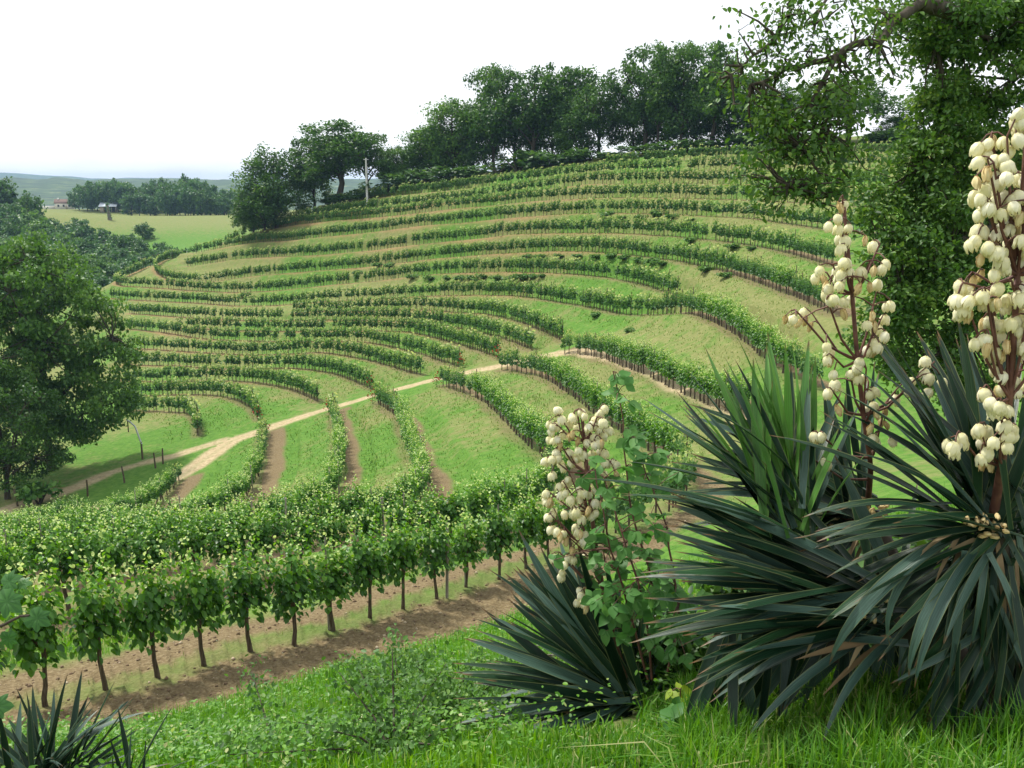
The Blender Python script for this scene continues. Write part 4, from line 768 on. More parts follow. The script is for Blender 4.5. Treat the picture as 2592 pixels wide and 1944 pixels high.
# ------------------------------------------------------------------ yuccas
def yleaf(bend,mat,w=.068,sag=.0):
    n=10;t=np.linspace(0,1,n+1);a=R_(bend)*t**1.6
    y=np.r_[0,np.cumsum(np.cos((a[1:]+a[:-1])/2)/n)];z=np.r_[0,-np.cumsum(np.sin((a[1:]+a[:-1])/2)/n)]
    wd=w*np.interp(t,[0,.08,.35,.6,.85,1],[.72,.62,.96,.9,.45,.02])/2;ch=.42
    Lf=np.stack([-wd,y,z+wd*ch],1);Md=np.stack([0*t,y,z],1);Rt=np.stack([wd,y,z+wd*ch],1)
    V=np.concatenate([Lf,Md,Rt]);i=np.arange(n);Q=np.concatenate([np.stack([i,i+n+1,i+n+2,i+1],1),np.stack([i+n+1,i+2*n+2,i+2*n+3,i+n+2],1)])
    return mesh_np('yucca_leaf',V,[Q],[M[mat]],None,{'tint':np.full(len(Q),rnd.uniform(.1,.9)),'across':np.r_[np.ones(n+1),np.zeros(n+1),np.ones(n+1)],'along':np.r_[t,t,t]},True)
BEND=[4,12,24,45,80,120]
YL={m:[[yleaf(bd,m,w) for w in(.062,.072,.082)] for bd in BEND] for m in('yucca','yuccagrey','yuccapale','yuccadry')}
IMR=Vector((1,0,0));IMU=Vector((0,SP,CP));IMF=Vector((0,CP,-SP))
def add_leaf(root,base_w,dirw,up,length,mat,bi,wsc=1.0):
    y=Vector(dirw).normalized(); z=Vector(up)-y*y.dot(Vector(up)); z=z.normalized() if z.length>1e-4 else y.orthogonal().normalized(); x=y.cross(z)
    m=Matrix(((x.x,y.x,z.x,base_w[0]),(x.y,y.y,z.y,base_w[1]),(x.z,y.z,z.z,base_w[2]),(0,0,0,1)))@Matrix.Diagonal((length*wsc,length,length,1))
    mat='yuccagrey' if mat=='yucca' and rnd.random()<.22 else mat; o=link('leaf',rnd.choice(YL[mat][bi]),root); o.matrix_local=Matrix.Translation(-root.location)@m  # some dark blades take the lighter grey material as painted highlights
    if mat=='yuccapale': o['label']='pale green young leaf'
    if mat=='yuccadry': o['label']='dry straw coloured leaf'
    return o
def fans(root,ctr,axis,specs,jit=.03):
    """specs: image angle range, count, length range, depth range, bend choices, material; leaves rise from around ctr"""
    for (a0,a1,n,l0,l1,z0,z1,bends,mat) in specs:
        for q in range(n):
            a=R_(rnd.uniform(a0,a1));zc=rnd.uniform(z0,z1);d=(IMR*math.cos(a)+IMU*math.sin(a))*math.sqrt(max(.05,1-zc*zc))+IMF*zc
            p=Vector(ctr)+Vector((rnd.gauss(0,jit),rnd.gauss(0,jit),rnd.gauss(0,jit)))+d*.03
            add_leaf(root,p,d,Vector(axis)+Vector((rnd.gauss(0,.12),rnd.gauss(0,.12),rnd.gauss(0,.12))),rnd.uniform(l0,l1),mat,rnd.choice(bends),rnd.uniform(.8,1.1))
def ystem(root,pts,r,name='stem'):
    b=MB();P=resample(np.array(pts,float),.05);P[1:-1]+=rng.normal(0,.006,(len(P)-2,3));b.add(*tube(P,np.linspace(r[0],r[1],len(P)),9)); o=link(name,b.mesh('yucca_'+name,[M['bark']],True),root); o.matrix_local=Matrix.Translation(-root.location); return o
def at(u,v,d): return Vector(P3(u,v,d))
def yucca(loc,lab): 
    e_=empty('yucca',loc); bpy.context.view_layer.update(); return tag(e_,lab,'yucca','yucca plants on the bank')
UP=Vector((0,0,1))
# flower: six petals making a hanging bell
def bell(kind,seed):
    g=np.random.default_rng(seed);b=MB();op={'petal':1.0,'full':1.12,'wilt':.62}[kind];fl={'petal':.80,'full':1.05,'wilt':.8}[kind]
    for k in range(6):
        a0=k*math.pi/3+g.normal(0,.08);rows=[]
        prof=[(0,.02,.10),(.16,.33*op,.22),(.42,.47*op,.28),(.68,.45*op,.24),(.88,.42*op*fl+g.normal(0,.03),.13),(1.0,.40*op*fl*.8+g.normal(0,.06),.01)]
        for (t,r,hw) in prof:
            r=r*(1.0 if k%2 else .94);rows.append([(.86*r*math.cos(a0)-s*hw*math.sin(a0),.86*r*math.sin(a0)+s*hw*math.cos(a0),-t*1.20) if s else (r*1.12*math.cos(a0),r*1.12*math.sin(a0),-t*1.26) for s in(-1,0,1)])
        V=np.array(rows).reshape(-1,3)
        if kind=='wilt': V=V*[1,1,1.1]+g.normal(0,.045,V.shape)
        Q=[[i*3+j,i*3+j+1,i*3+j+4,i*3+j+3] for i in range(5) for j in range(2)];b.add(V,Q,0,np.clip(g.uniform(.3,.8)+np.repeat([-.25,.1,.2,.1,0],2),0,1))
    b.add(*tube([(0,0,.02),(0,0,-.03)],[.09,.12],6),1)
    return b.mesh('yucca_flower',[M['wilt' if kind=='wilt' else 'petal'],M['stalk']],True)
FL={'p':[bell('petal',i) for i in range(3)]+[bell('full',i) for i in range(3,6)],'w':[bell('wilt',i) for i in range(5,9)]}
def panicle(root,stem_px,flowers,size,r=(.017,.008),dj=.07,group=5,wiltp=.18,dup=.25):
    S=resample(np.array([np.array(at(*q)) for q in stem_px]),.03); b=MB();b.add(*tube(S,np.linspace(r[0],r[1],len(S)),8))
    st=link('flower_stalk',bpy.data.meshes.new('tmp'),root); st.matrix_local=Matrix.Translation(-root.location)
    pos=[]
    sd_=px(S)
    for f in flowers:
        u,v=f[0],f[1]; dd=float(np.interp(v,sd_[1][::-1],sd_[2][::-1])) if sd_[1][0]>sd_[1][-1] else float(sd_[2].mean())
        pos.append((np.array(at(u,v,dd+rnd.uniform(-dj,dj))),len(f)>2))
    pos+=[(p+rng.normal(0,size*.55,3),w_) for p,w_ in pos if rnd.random()<dup]
    left=list(range(len(pos)))
    while left:
        i=left[0];near=sorted(left,key=lambda j:np.linalg.norm(pos[j][0]-pos[i][0]))[:rnd.randint(group-2,group+1)]
        near=[j for j in near if np.linalg.norm(pos[j][0]-pos[i][0])<.17]
        for j in near: left.remove(j)
        c=np.mean([pos[j][0] for j in near],0)+[0,0,size*.5]
        dist=np.linalg.norm(S-c,axis=1); tgt=S[np.argmin(dist+2.0*np.maximum(0,S[:,2]-(c[2]-.05)))]
        m_=tgt*.5+c*.5+np.array([0,0,-.02]); Bp=np.array([tgt,tgt*.75+c*.25+[0,0,-.012],m_,tgt*.2+c*.8+[0,0,.005],c+[0,0,.02]]); b.add(*tube(Bp,[.0052,.0046,.004,.0034,.0026],5))
        BB=resample(Bp,.012)
        for j in near:
            p=pos[j][0]+[0,0,size*.55]; q=BB[np.argmin(((BB-p)**2).sum(1)+.0)]; b.add(*tube([q,(q+p)/2+[0,0,.006],p],[.0028,.0022,.002],4))
            fk='w' if pos[j][1] or rnd.random()<wiltp*.5 else 'p'; s=size*rnd.uniform(.86,1.12)*(.9 if fk=='w' else 1)
            o=link('flower',rnd.choice(FL[fk]),st); o.matrix_local=Matrix.Translation(p)@Matrix.Rotation(rnd.gauss(0,.22),4,'X')@Matrix.Rotation(rnd.gauss(0,.22),4,'Y')@Matrix.Rotation(rnd.uniform(0,6.28),4,'Z')@Matrix.Scale(s,4)
            if fk=='w': o['label']='wilted tan flower'
    st.data=b.mesh('yucca_stalk',[M['stalk']],True); return st
G5=lambda L_,ox,oy,s:[(ox+q[0]*s,oy+q[1]*s)+tuple(q[2:]) for q in L_]
# centre yucca with the leaning flower stalk
c=at(1600,1775,4.2); yb=yucca(c,'yucca in the middle foreground with one leaning stalk of cream bells'); ax=(IMU*.75-IMR*.5-IMF*.4)
fans(yb,c,ax,[(108,150,44,.60,.86,-.25,.5,[0,1,1,2],'yucca'),(150,182,16,.60,.82,-.3,.4,[0,1,2],'yucca'),(55,100,14,.40,.62,-.2,.7,[0,1,2],'yucca'),(20,60,6,.3,.5,0,.7,[1,2],'yucca'),
   (160,195,14,.62,.82,-.4,.3,[3,4,4],'yuccagrey'),(185,226,26,.60,.88,-.55,.15,[2,2,3,3],'yuccagrey'),(226,262,8,.35,.5,-.6,.0,[1,2],'yuccagrey'),(165,225,7,.3,.5,-.1,.3,[1,3],'yuccadry')])
fb=G5([(1120,765),(1400,755),(1150,815),(1100,860),(1220,800),(1265,780),(1370,790),(1385,830),(1350,850),(1415,880),(1165,900),(1215,900),(1320,920),(1340,960),(1390,910),(1120,940),(1150,960,1),(1280,950),(1380,950),(1190,1000),(1120,1000),(1135,1030),(1240,990),(1400,1005),(1375,1020),(1440,1055),(1400,1060),(1075,1050),(1100,1125),(1165,1085),(1195,1155),(1145,1190),(1450,1125,1),(1390,1120),(1070,1230),(1080,1280),(1100,1290,1),(1250,1200),(1270,1230),(1310,1240),(1340,1210),(1250,1260),(1220,1310),(1160,1240),(1280,1330),(1340,1280),(1310,1340,1),(1350,1340),(1225,1360),(1080,1370),(1110,1335),(1235,1420),(1265,1370),(1100,1430),(1130,1440),(1160,1450,1),(1280,1460),(1250,1450),(1180,1490,1),(1290,1500),(1145,1600),(1190,1590),(1250,1600),(1220,1560,1),(1310,1615),(1095,880),(1300,860),(1330,820),(1200,840),(1240,1040),(1320,1010)],900,700,.4521)
fb+=G5([(350,350),(355,410),(400,360),(440,360),(420,480),(430,525),(455,550),(440,390),(450,480)],1200,1200,.6293)
fb=[(f[0],f[1]-6)+tuple(f[2:]) for f in fb]
panicle(yb,[(1600,1770,4.2),(1548,1600,4.18),(1520,1460,4.15),(1500,1330,4.12),(1485,1180,4.1),(1472,1040,4.1)],fb,.036,(.015,.007),dup=1.0)
# far-right yucca, the tallest
c=at(2512,1335,2.75); yd=yucca(c,'tall yucca at the right edge crowded with cream bell flowers'); ax=UP-IMF*.25
fans(yd,c,ax,[(62,118,26,.50,.68,-.25,.55,[0,0,1,1],'yucca'),(118,150,16,.48,.66,-.4,.4,[0,1,1,2],'yucca'),(150,178,9,.42,.6,-.5,.2,[1,2,3],'yucca'),(20,62,14,.4,.6,-.3,.5,[0,1,2],'yucca'),(-20,20,8,.4,.55,-.5,.3,[1,2],'yucca'),
   (168,215,3,.5,.7,-.7,-.1,[4,5],'yuccagrey'),(215,330,7,.36,.5,-.6,.2,[2,3,4],'yuccagrey'),(225,305,60,.32,.52,-.4,.5,[0,1,1,2],'yucca'),(178,225,14,.4,.55,-.3,.4,[1,2],'yucca'),(180,300,8,.2,.32,-.6,.2,[1,3],'yuccadry')],.035)
ystem(yd,[at(2512,1335,2.75),at(2520,1480,2.8),at(2530,1640,2.85),at(2530,1800,2.9)],(.045,.055))
for q in range(70):   # skirt of old leaves hanging round the stem
    p=at(2525+rnd.gauss(0,55),rnd.uniform(1350,1640),2.74+rnd.uniform(-.05,.12)); a=R_(rnd.gauss(268,22)); add_leaf(yd,p,IMR*math.cos(a)+IMU*math.sin(a)-IMF*rnd.uniform(-.05,.3),-IMF+IMR*rnd.uniform(-.9,.9)+IMU*.2,rnd.uniform(.26,.46),rnd.choice(['yucca','yucca','yucca','yuccagrey']),rnd.choice([0,1,2]),rnd.uniform(.8,1.2))
f3=G5([(1855,10),(1950,20),(2050,40),(1890,60),(1960,110),(2060,120),(1850,200),(1990,190),(2080,190),(1835,265),(1880,320),(1860,370),(1950,230),(2030,270),(2000,340),(1975,430),(1930,350,1),(2030,400),(2100,300),(1815,510,1),(1720,530),(1740,570),(1720,620),(1810,600),(1880,650),(1730,690),(1790,710),(1880,750),(1940,750),(1860,600),(1950,640),(1990,660),(1975,550),(2100,610),(1900,860),(1880,900),(1930,930),(1820,880),(1970,840),(1980,960,1),(1940,1040),(2040,1110),(1960,1160),(2060,1170),(1870,1180),(1900,1230),(1930,1260),(1980,1280),(2010,1370),(1880,1400),(1830,1410),(1860,1470),(1930,1470),(2010,1470),(1900,1530),(1660,1480),(1700,1500),(1750,1480),(1700,1540),(1910,1600,1)],1700,500,.4218)
f3+=G5([(1920,850,1),(1990,860),(2060,840),(2110,800),(2100,690),(2095,740),(1880,930),(1860,980),(1940,970),(1990,1000),(1820,1100,1),(1815,1180),(1910,1090),(1960,1070),(2010,1070),(2080,1070),(1870,1200),(1910,1190),(1990,1180),(2070,1180),(1870,1250),(1960,1290),(2040,1280)],1700,0,.4219)
f3+=[(2592+rnd.uniform(0,90),rnd.uniform(330,1000)) for q in range(30)]+[(2540,1040),(2570,1090),(2585,900),(2550,760),(2575,690),(2560,820)]
panicle(yd,[(2512,1320,2.75),(2540,1150,2.6),(2562,960,2.5),(2575,700,2.45),(2592,450,2.4),(2605,260,2.38)],f3,.033,(.015,.007),.06,dup=.75)
# middle yucca with the open stalk, leaning left
c=at(2195,1310,3.25); ye=yucca(c,'leaning yucca with an open reddish stalk and scattered cream bells'); ax=(UP*.8-IMR*.5-IMF*.2)
fans(ye,c,ax,[(132,152,18,.48,.68,0,.5,[0,1,1,2],'yucca'),(150,180,16,.5,.7,-.35,.3,[0,1,2],'yucca'),(70,105,9,.4,.55,0,.6,[0,1],'yucca'),(175,200,6,.45,.62,-.5,.1,[2,3],'yucca'),(195,250,6,.35,.5,-.6,0,[2,3],'yuccagrey'),(170,240,4,.2,.3,-.4,.2,[1,3],'yuccadry')],.04)
ystem(ye,[at(2195,1310,3.25),at(2260,1480,3.3),at(2320,1640,3.35),at(2350,1790,3.4)],(.05,.07))
f2=G5([(1045,50),(1000,60,1),(990,130),(1005,190),(1070,190),(1010,245),(1020,310),(1160,260,1),(1210,290),(1280,400),(1215,440,1),(1040,395),(885,440),(900,490),(1020,480),(1065,450),(1130,445),(1240,520),(1015,535),(950,550),(910,590),(940,625),(1130,545,1),(1185,540,1),(1020,630),(1080,620),(1020,700,1),(1285,660),(1280,730),(745,740),(780,760),(800,690),(840,780,1),(1180,770),(1215,770,1),(1285,835),(1245,790),(1215,875),(1170,915),(1240,900),(925,900),(955,925),(960,990),(975,1065),(985,1120),(1120,1025),(1110,1090),(1155,1095),(935,1175),(985,1275),(1195,1190),(1200,1255),(1340,1210),(1430,1160),(1450,1110),(1525,980),(1520,1055),(1555,1085),(1620,1115),(1555,1175),(860,1460),(905,1440),(905,1590),(935,1605),(800,1640),(1280,1280,1),(1215,1310,1),(1275,1370,1),(1225,1480),(1310,1470)],1700,500,.4218)
f2+=G5([(750,840),(780,890),(880,790),(770,930,1),(830,900,1),(900,850,1),(1010,1040,1)],1800,1000,.358)
panicle(ye,[(2195,1300,3.25),(2205,1180,3.0),(2178,1000,2.95),(2165,850,2.92),(2155,720,2.9),(2145,620,2.9),(2135,512,2.9)],f2,.031,(.012,.006),.06,4,.3,.35)
# pale upright tuft behind
c=at(2015,1330,3.0); yf=yucca(c,'upright tuft of pale green young yucca leaves behind the dark ones'); ax=UP
fans(yf,c,ax,[(82,112,27,.48,.62,-.15,.35,[0,0,1],'yuccapale'),(108,135,12,.46,.62,-.1,.5,[0,1],'yucca'),(60,85,7,.4,.52,0,.4,[0,1],'yucca'),(130,165,10,.45,.6,-.3,.4,[0,1,2],'yucca'),(60,130,6,.3,.45,-.4,.3,[1],'yuccapale')],.05)
ystem(yf,[at(2040,1330,3.05),at(2080,1480,3.1),at(2110,1650,3.2)],(.05,.06))
# the low sprawling yucca whose leaves sweep left
c=at(2235,1545,2.95); yc=yucca(c,'low sprawling yucca whose long dark leaves sweep left over the grass'); ax=(UP*.9-IMR*.35-IMF*.3)
fans(yc,c,ax,[(148,172,34,.55,.78,-.3,.45,[0,1,1,2],'yucca'),(168,188,30,.5,.74,-.45,.4,[0,1,2],'yucca'),(125,150,14,.45,.66,-.1,.5,[0,1,2],'yucca'),(60,125,8,.3,.5,.1,.7,[1,2],'yucca'),(184,204,8,.45,.62,-.6,.1,[2,3],'yuccagrey'),(175,230,6,.25,.4,-.5,.1,[1,3],'yuccadry')],.05)
for q in range(150):   # old leaves hanging from the stem
    u=rnd.uniform(1840,2640);v=np.interp(u,[1700,1900,2250,2640],[1560,1500,1480,1380])+rnd.uniform(-40,130);p=at(u,v,rnd.uniform(3.0,3.6)); a=R_(rnd.gauss(255,16));d=IMR*math.cos(a)+IMU*math.sin(a)-IMF*rnd.uniform(-.1,.35)
    add_leaf(yc,p,d,-IMF+IMU*.2+IMR*rnd.uniform(-.8,.8),rnd.uniform(.30,.50),rnd.choice(['yuccagrey','yucca','yucca']),rnd.choice([0,1,2]),rnd.uniform(1.1,1.5))
ystem(yc,[at(2230,1545,2.95),at(2330,1600,3.05),at(2440,1680,3.1),at(2500,1800,3.15)],(.05,.06))
for q in range(46):   # wilted flowers dropped into the leaf bases
    u,v,dd_=rnd.choice([(2500,1325,2.72),(2500,1325,2.72),(2228,1535,2.9),(2195,1305,3.2)]); p=at(rnd.gauss(u,30),rnd.gauss(v,18),dd_-rnd.uniform(.02,.09))
    o=link('fallen_flower',rnd.choice(FL['w']),yc); o.matrix_local=Matrix.Translation(p-yc.location)@Matrix.Rotation(rnd.uniform(0,6),4,(rnd.random()-.5,rnd.random()-.5,.3))@Matrix.Scale(.019,4)
# bottom-left yucca
c=at(105,2010,3.5); ya=yucca(c,'dark spiky yucca cut by the bottom left corner'); ax=UP
fans(ya,c,ax,[(60,120,26,.28,.40,-.35,.45,[0,0,1],'yucca'),(25,60,14,.30,.44,-.3,.4,[0,1,2],'yucca'),(120,160,14,.28,.4,-.3,.4,[0,1],'yucca'),(0,30,8,.3,.42,-.3,.3,[1,2,3],'yucca'),(60,130,6,.2,.3,-.5,-.2,[3,4],'yuccagrey'),(20,70,5,.3,.42,-.2,.3,[2,3],'yuccagrey')],.05)
c=at(330,2060,3.3); ya2=yucca(c,'small yucca tuft just right of the bottom left one'); fans(ya2,c,UP,[(50,110,9,.2,.34,-.3,.3,[0,1],'yucca'),(15,60,6,.2,.33,-.3,.3,[0,2],'yucca')],.03)
# ------------------------------------------------------------------ bramble twining round the centre yucca
def blade(mat,seed):
    g=np.random.default_rng(seed);t=np.array([0,.12,.3,.5,.7,.88,1]);w=np.array([.03,.20,.33,.34,.24,.10,0])*g.uniform(.9,1.1);z=-.18*t**2+g.normal(0,.01,7)
    V=np.concatenate([np.stack([-w,t,z+w*.22],1),np.stack([0*t,t,z],1),np.stack([w,t,z+w*.22],1)]);i=np.arange(6);Q=np.concatenate([np.stack([i,i+7,i+8,i+1],1),np.stack([i+7,i+14,i+15,i+8],1)])
    return mesh_np('leaflet',V,[Q],[M[mat]],None,{'tint':np.full(12,g.uniform(.15,.85))},True)
BL={m:[blade(m,i) for i in range(5)] for m in('bramble','lime')}
def plant(name,lab,cat,root,stems,zones,mat,size,tri=3,grp=None):
    e_=tag(empty(name,root),lab,cat,grp); bpy.context.view_layer.update(); T0=Matrix.Translation(-Vector(root)); allS=[]
    for s in stems:
        P=resample(np.array([np.array(at(*q)) for q in s]),.03);P[1:-1]+=rng.normal(0,.004,(len(P)-2,3)); b=MB();b.add(*tube(P,np.linspace(.006,.0025,len(P)),5)); link('stem',b.mesh('bramble_stem',[M['stalk'] if mat!='fig' else M['shrub']],True),e_,T0); allS.append(P)
    S=np.concatenate(allS);b=MB()
    for (u,v,ru,rv,d,n) in zones:
        for q in range(n):
            a=rnd.uniform(0,6.28);r=math.sqrt(rnd.random());c=np.array(at(u+ru*r*math.cos(a),v+rv*r*math.sin(a),d+rnd.uniform(-.16,.16)));s0=S[np.argmin(((S-c)**2).sum(1))]
            b.add(*tube([s0,(s0+c)/2+[0,0,.01],c],[.0025,.002,.0015],4)); out=Vector(nrm(c-s0+rng.normal(0,.02,3)));hd=rnd.uniform(0,6.28)
            nn=(UP*.8-IMF*.45+Vector(rng.normal(0,.35,3))).normalized()
            for k in range(tri):
                ang=hd+(0,1.25,-1.25)[k];x0=nn.orthogonal().normalized();y=(x0*math.cos(ang)+nn.cross(x0)*math.sin(ang));y=(y-UP*.25).normalized();z=(nn-y*nn.dot(y)).normalized();x=y.cross(z);sz=size*rnd.uniform(.75,1.2)*(1 if k==0 else .82)
                m=Matrix(((x.x,y.x,z.x,c[0]),(x.y,y.y,z.y,c[1]),(x.z,y.z,z.z,c[2]),(0,0,0,1)))@Matrix.Scale(sz,4); link('leaf',rnd.choice(BL[mat]),e_,T0@m)
    link('leaf_stalks',b.mesh('leaf_stalks',[M['stalk']]),e_,T0)['kind']='stuff'; return e_
plant('bramble','green bramble twining up round the centre yucca stalk','bramble',at(1640,1720,4.05),[[(1640,1720,4.05),(1600,1560,4.0),(1545,1400,3.95),(1520,1250,3.95),(1500,1160,4.0)],[(1650,1720,4.05),(1640,1560,3.95),(1600,1420,3.9),(1560,1320,3.95),(1530,1210,4.0)],[(1690,1700,4.0),(1720,1560,3.95),(1690,1350,4.0),(1650,1230,4.05),(1620,1150,4.05),(1590,1120,4.05)],[(1650,1480,4.0),(1600,1300,4.05),(1575,1120,4.1),(1572,1010,4.1),(1552,940,4.1)]],
   [(1600,1480,120,95,3.95,56),(1700,1510,90,110,3.95,34),(1560,1370,70,60,3.95,12),(1640,1340,70,60,4.0,12),(1655,1190,80,60,4.05,14),(1610,1120,60,40,4.05,8),(1490,1190,40,30,4.0,5),(1540,1250,40,50,4.0,6),(1575,1000,30,30,4.1,4),(1560,945,14,14,4.1,2),(1690,1640,70,60,3.95,14),(1560,1560,50,60,3.9,6),(1430,1420,40,30,4.1,3)],'bramble',.066)
plant('bramble_shoot','yellow green bramble shoot in the dark gap right of the centre yucca','bramble',at(1730,1860,3.6),[[(1730,1860,3.6),(1725,1790,3.6),(1722,1745,3.6)]],[(1722,1752,22,14,3.55,3)],'lime',.055)
plant('bramble_seedling','low round leaved bramble at the grass edge right of the centre yucca','bramble',at(1745,1900,3.4),[[(1745,1900,3.4),(1740,1850,3.42),(1745,1800,3.45)]],[(1735,1820,55,35,3.4,6)],'bramble',.085)
# broad leaves reaching in at the left edge
def figblade(seed):
    g=np.random.default_rng(seed);pts=[(0,0),(.2,-.07),(.36,-.05),(.50,.16),(.52,.24),(.40,.38),(.50,.55),(.52,.68),(.38,.70),(.26,.66),(.16,.86),(0,1.0)];o=np.array(pts+[(-x,y) for x,y in pts[-2:0:-1]]);n=len(o);c=np.array([0,.36]);rip=np.array([0,.02]*(n//2))
    hz=lambda p:-.30*p[:,1]**2+.25*np.abs(p[:,0])-.55*p[:,0]**2
    V=[];
    for f in (1,.66,.33): p=c+(o-c)*f*(1+(f==1)*g.normal(0,.03,(n,1))); V.append(np.c_[p,hz(p)+rip*(1.6 if f<1 else .6)])
    V=np.r_[np.concatenate(V),[[0,.36,-.05]]];i=np.arange(n);j=(i+1)%n;Q=np.concatenate([np.stack([i+k*n,j+k*n,j+k*n+n,i+k*n+n],1) for k in(0,1)]);T3=np.stack([i+2*n,j+2*n,np.full(n,3*n)],1)
    return mesh_np('broad_leaf',V,[Q,T3],[M['fig']],None,{'tint':np.clip(np.r_[np.tile(g.uniform(.1,.6)+np.array([0,.25]*(n//2)),3)],0,1)})
FB=[figblade(i) for i in range(4)]
e_=tag(empty('fig_branch',at(-160,1620,2.3)),'leafy fig branch with broad lobed leaves reaching in at the left edge','branch');bpy.context.view_layer.update();T0=Matrix.Translation(-e_.location)
for s in([(-160,1620,2.3),(-60,1600,2.25),(10,1582,2.2),(48,1560,2.2),(75,1558,2.2)],[(-160,1640,2.3),(-60,1720,2.3),(-20,1780,2.3)],[(-60,1600,2.25),(10,1540,2.25),(20,1490,2.25)]):
    P=resample(np.array([np.array(at(*q)) for q in s]),.02);b=MB();b.add(*tube(P,np.linspace(.007,.003,len(P)),6));link('stem',b.mesh('fig_stem',[M['bark']],True),e_,T0)
for (u,v,d,ang,sz,f) in [(8,1482,2.3,35,.085,.9),(46,1478,2.3,10,.055,.6),(0,1500,2.15,200,.07,-.3),(-5,1512,2.1,-25,.10,.7),(75,1558,2.2,-20,.085,.8),(20,1600,2.2,-85,.07,.4),(-25,1790,2.3,10,.095,.9),(-40,1540,2.3,170,.09,.5),(-60,1640,2.3,-60,.08,.6),(10,1530,2.35,120,.05,.8)]:
    a=R_(ang);y=(IMR*math.cos(a)+IMU*math.sin(a)-IMF*rnd.uniform(-.2,.3)).normalized();n_=(-IMF*f+UP*.7+Vector(rng.normal(0,.2,3))).normalized();z=(n_-y*n_.dot(y)).normalized();x=y.cross(z);p=at(u,v,d)
    m=Matrix(((x.x,y.x,z.x,p.x),(x.y,y.y,z.y,p.y),(x.z,y.z,z.z,p.z),(0,0,0,1)))@Matrix.Scale(sz,4); link('leaf',rnd.choice(FB),e_,T0@m@Matrix.Scale(.62,4))
# ------------------------------------------------------------------ shrub and weeds on the slope, grass
def shrub_at(name,lab,u,v,d,rad,hgt,n,leaf,mat,seed):
    g=np.random.default_rng(seed);p=gpt(u,v,d,.7,1.4);p[2]=float(gz_at(p[0],p[1])[0]);e_=tag(empty(name,p),lab,'shrub');b=MB();Cs=[]
    for q in range(9):
        a=g.uniform(0,6.28);l=g.uniform(.5,1);t=np.array([math.cos(a)*rad*l,math.sin(a)*rad*l,hgt*g.uniform(.5,1.05)]);P=np.array([[0,0,0],t*[.35,.35,.6],t]);b.add(*tube(P,[.008,.005,.002],4));Cs.append(resample(P,.02))
    S=np.concatenate(Cs);k=g.integers(0,len(S),n);C=S[k]+g.normal(0,.05,(n,3));C[:,2]=np.maximum(C[:,2],.02);L_=leaf*g.uniform(.6,1.3,n)
    V,Q=leaves(C,unit_rand(n,g),np.stack([g.normal(0,.6,n),g.normal(0,.6,n),np.ones(n)],1),L_,L_*.6);f=link('foliage',mesh_np('shrub_foliage',V,[Q],[M[mat]],None,{'tint':np.repeat(np.clip(.4+g.normal(0,.2,n),0,1),2)}),e_);f['kind']='stuff'; link('stems',b.mesh('shrub_stems',[M['bark']]),e_)
shrub_at('shrub','small leaved grey green shrub left of the centre yucca',1130,1850,6.4,.5,.6,3000,.034,'shrub',61)
shrub_at('shrub','loose small leaved shrub further left on the grassy slope',1010,1775,8.0,.6,.5,2000,.04,'shrub',62)
for q_,(u_,v_,d_,r_,h_,lab_) in enumerate([(1700,1730,4.2,.35,.5,'dark undergrowth in the gap between the centre yucca and the sprawling one'),(1870,1730,3.9,.4,.5,'dark undergrowth behind the left leaf tips of the sprawling yucca'),(2060,1720,3.75,.4,.6,'dark undergrowth beneath the upright yucca tuft'),(2270,1700,3.6,.4,.6,'dark undergrowth under the sprawling yucca stem'),(2470,1690,3.4,.4,.6,'dark undergrowth behind the stem of the tall right yucca')]): shrub_at('undergrowth_shrub',lab_,u_,v_,d_,r_,h_,1500,.06,'oak',70+q_)
shrub_at('shrub','dense small leaved shrub pressed against the left leaves of the centre yucca',1180,1800,5.6,.42,.55,3400,.03,'shrub',66)
shrub_at('shrub','low weedy shrub at the bottom edge below the slope',1000,1930,5.2,.7,.35,2400,.03,'shrub',63)
shrub_at('shrub','tangled low shrub at the bottom edge right of the small yucca tuft',700,1935,5.4,.8,.3,2400,.03,'shrub',64)
def blades(name,lab,P,L_,Wd,mat,tint,lean=.5,seed=1):
    g=np.random.default_rng(seed);n=len(P);a=g.uniform(0,6.28,n);h=np.stack([np.cos(a),np.sin(a),0*a],1);s=np.stack([-np.sin(a),np.cos(a),0*a],1)*Wd[:,None]*.5;ln=np.abs(g.normal(0,lean,n))[:,None]
    m=P+h*L_[:,None]*.22*ln+[0,0,1]*L_[:,None]*.55;t=P+h*L_[:,None]*.75*ln+[0,0,1]*(L_*np.clip(1-.35*ln[:,0]**2,.3,1))[:,None]
    V=np.stack([P-s,P+s,m+s*.8,m-s*.8,t],1).reshape(-1,3);i=np.arange(n)[:,None]*5
    me=mesh_np(name,V,[i+[0,1,2,3],i+[3,2,4]],[M[mat]],None,{'tint':np.r_[tint,tint]}); return tag(link(name,me),lab,'grass',None,'stuff')
g=np.random.default_rng(5)
def scatter(n,fn): 
    x,y=fn(n); z=gz_at(x,y); return np.stack([x,y,z],1)
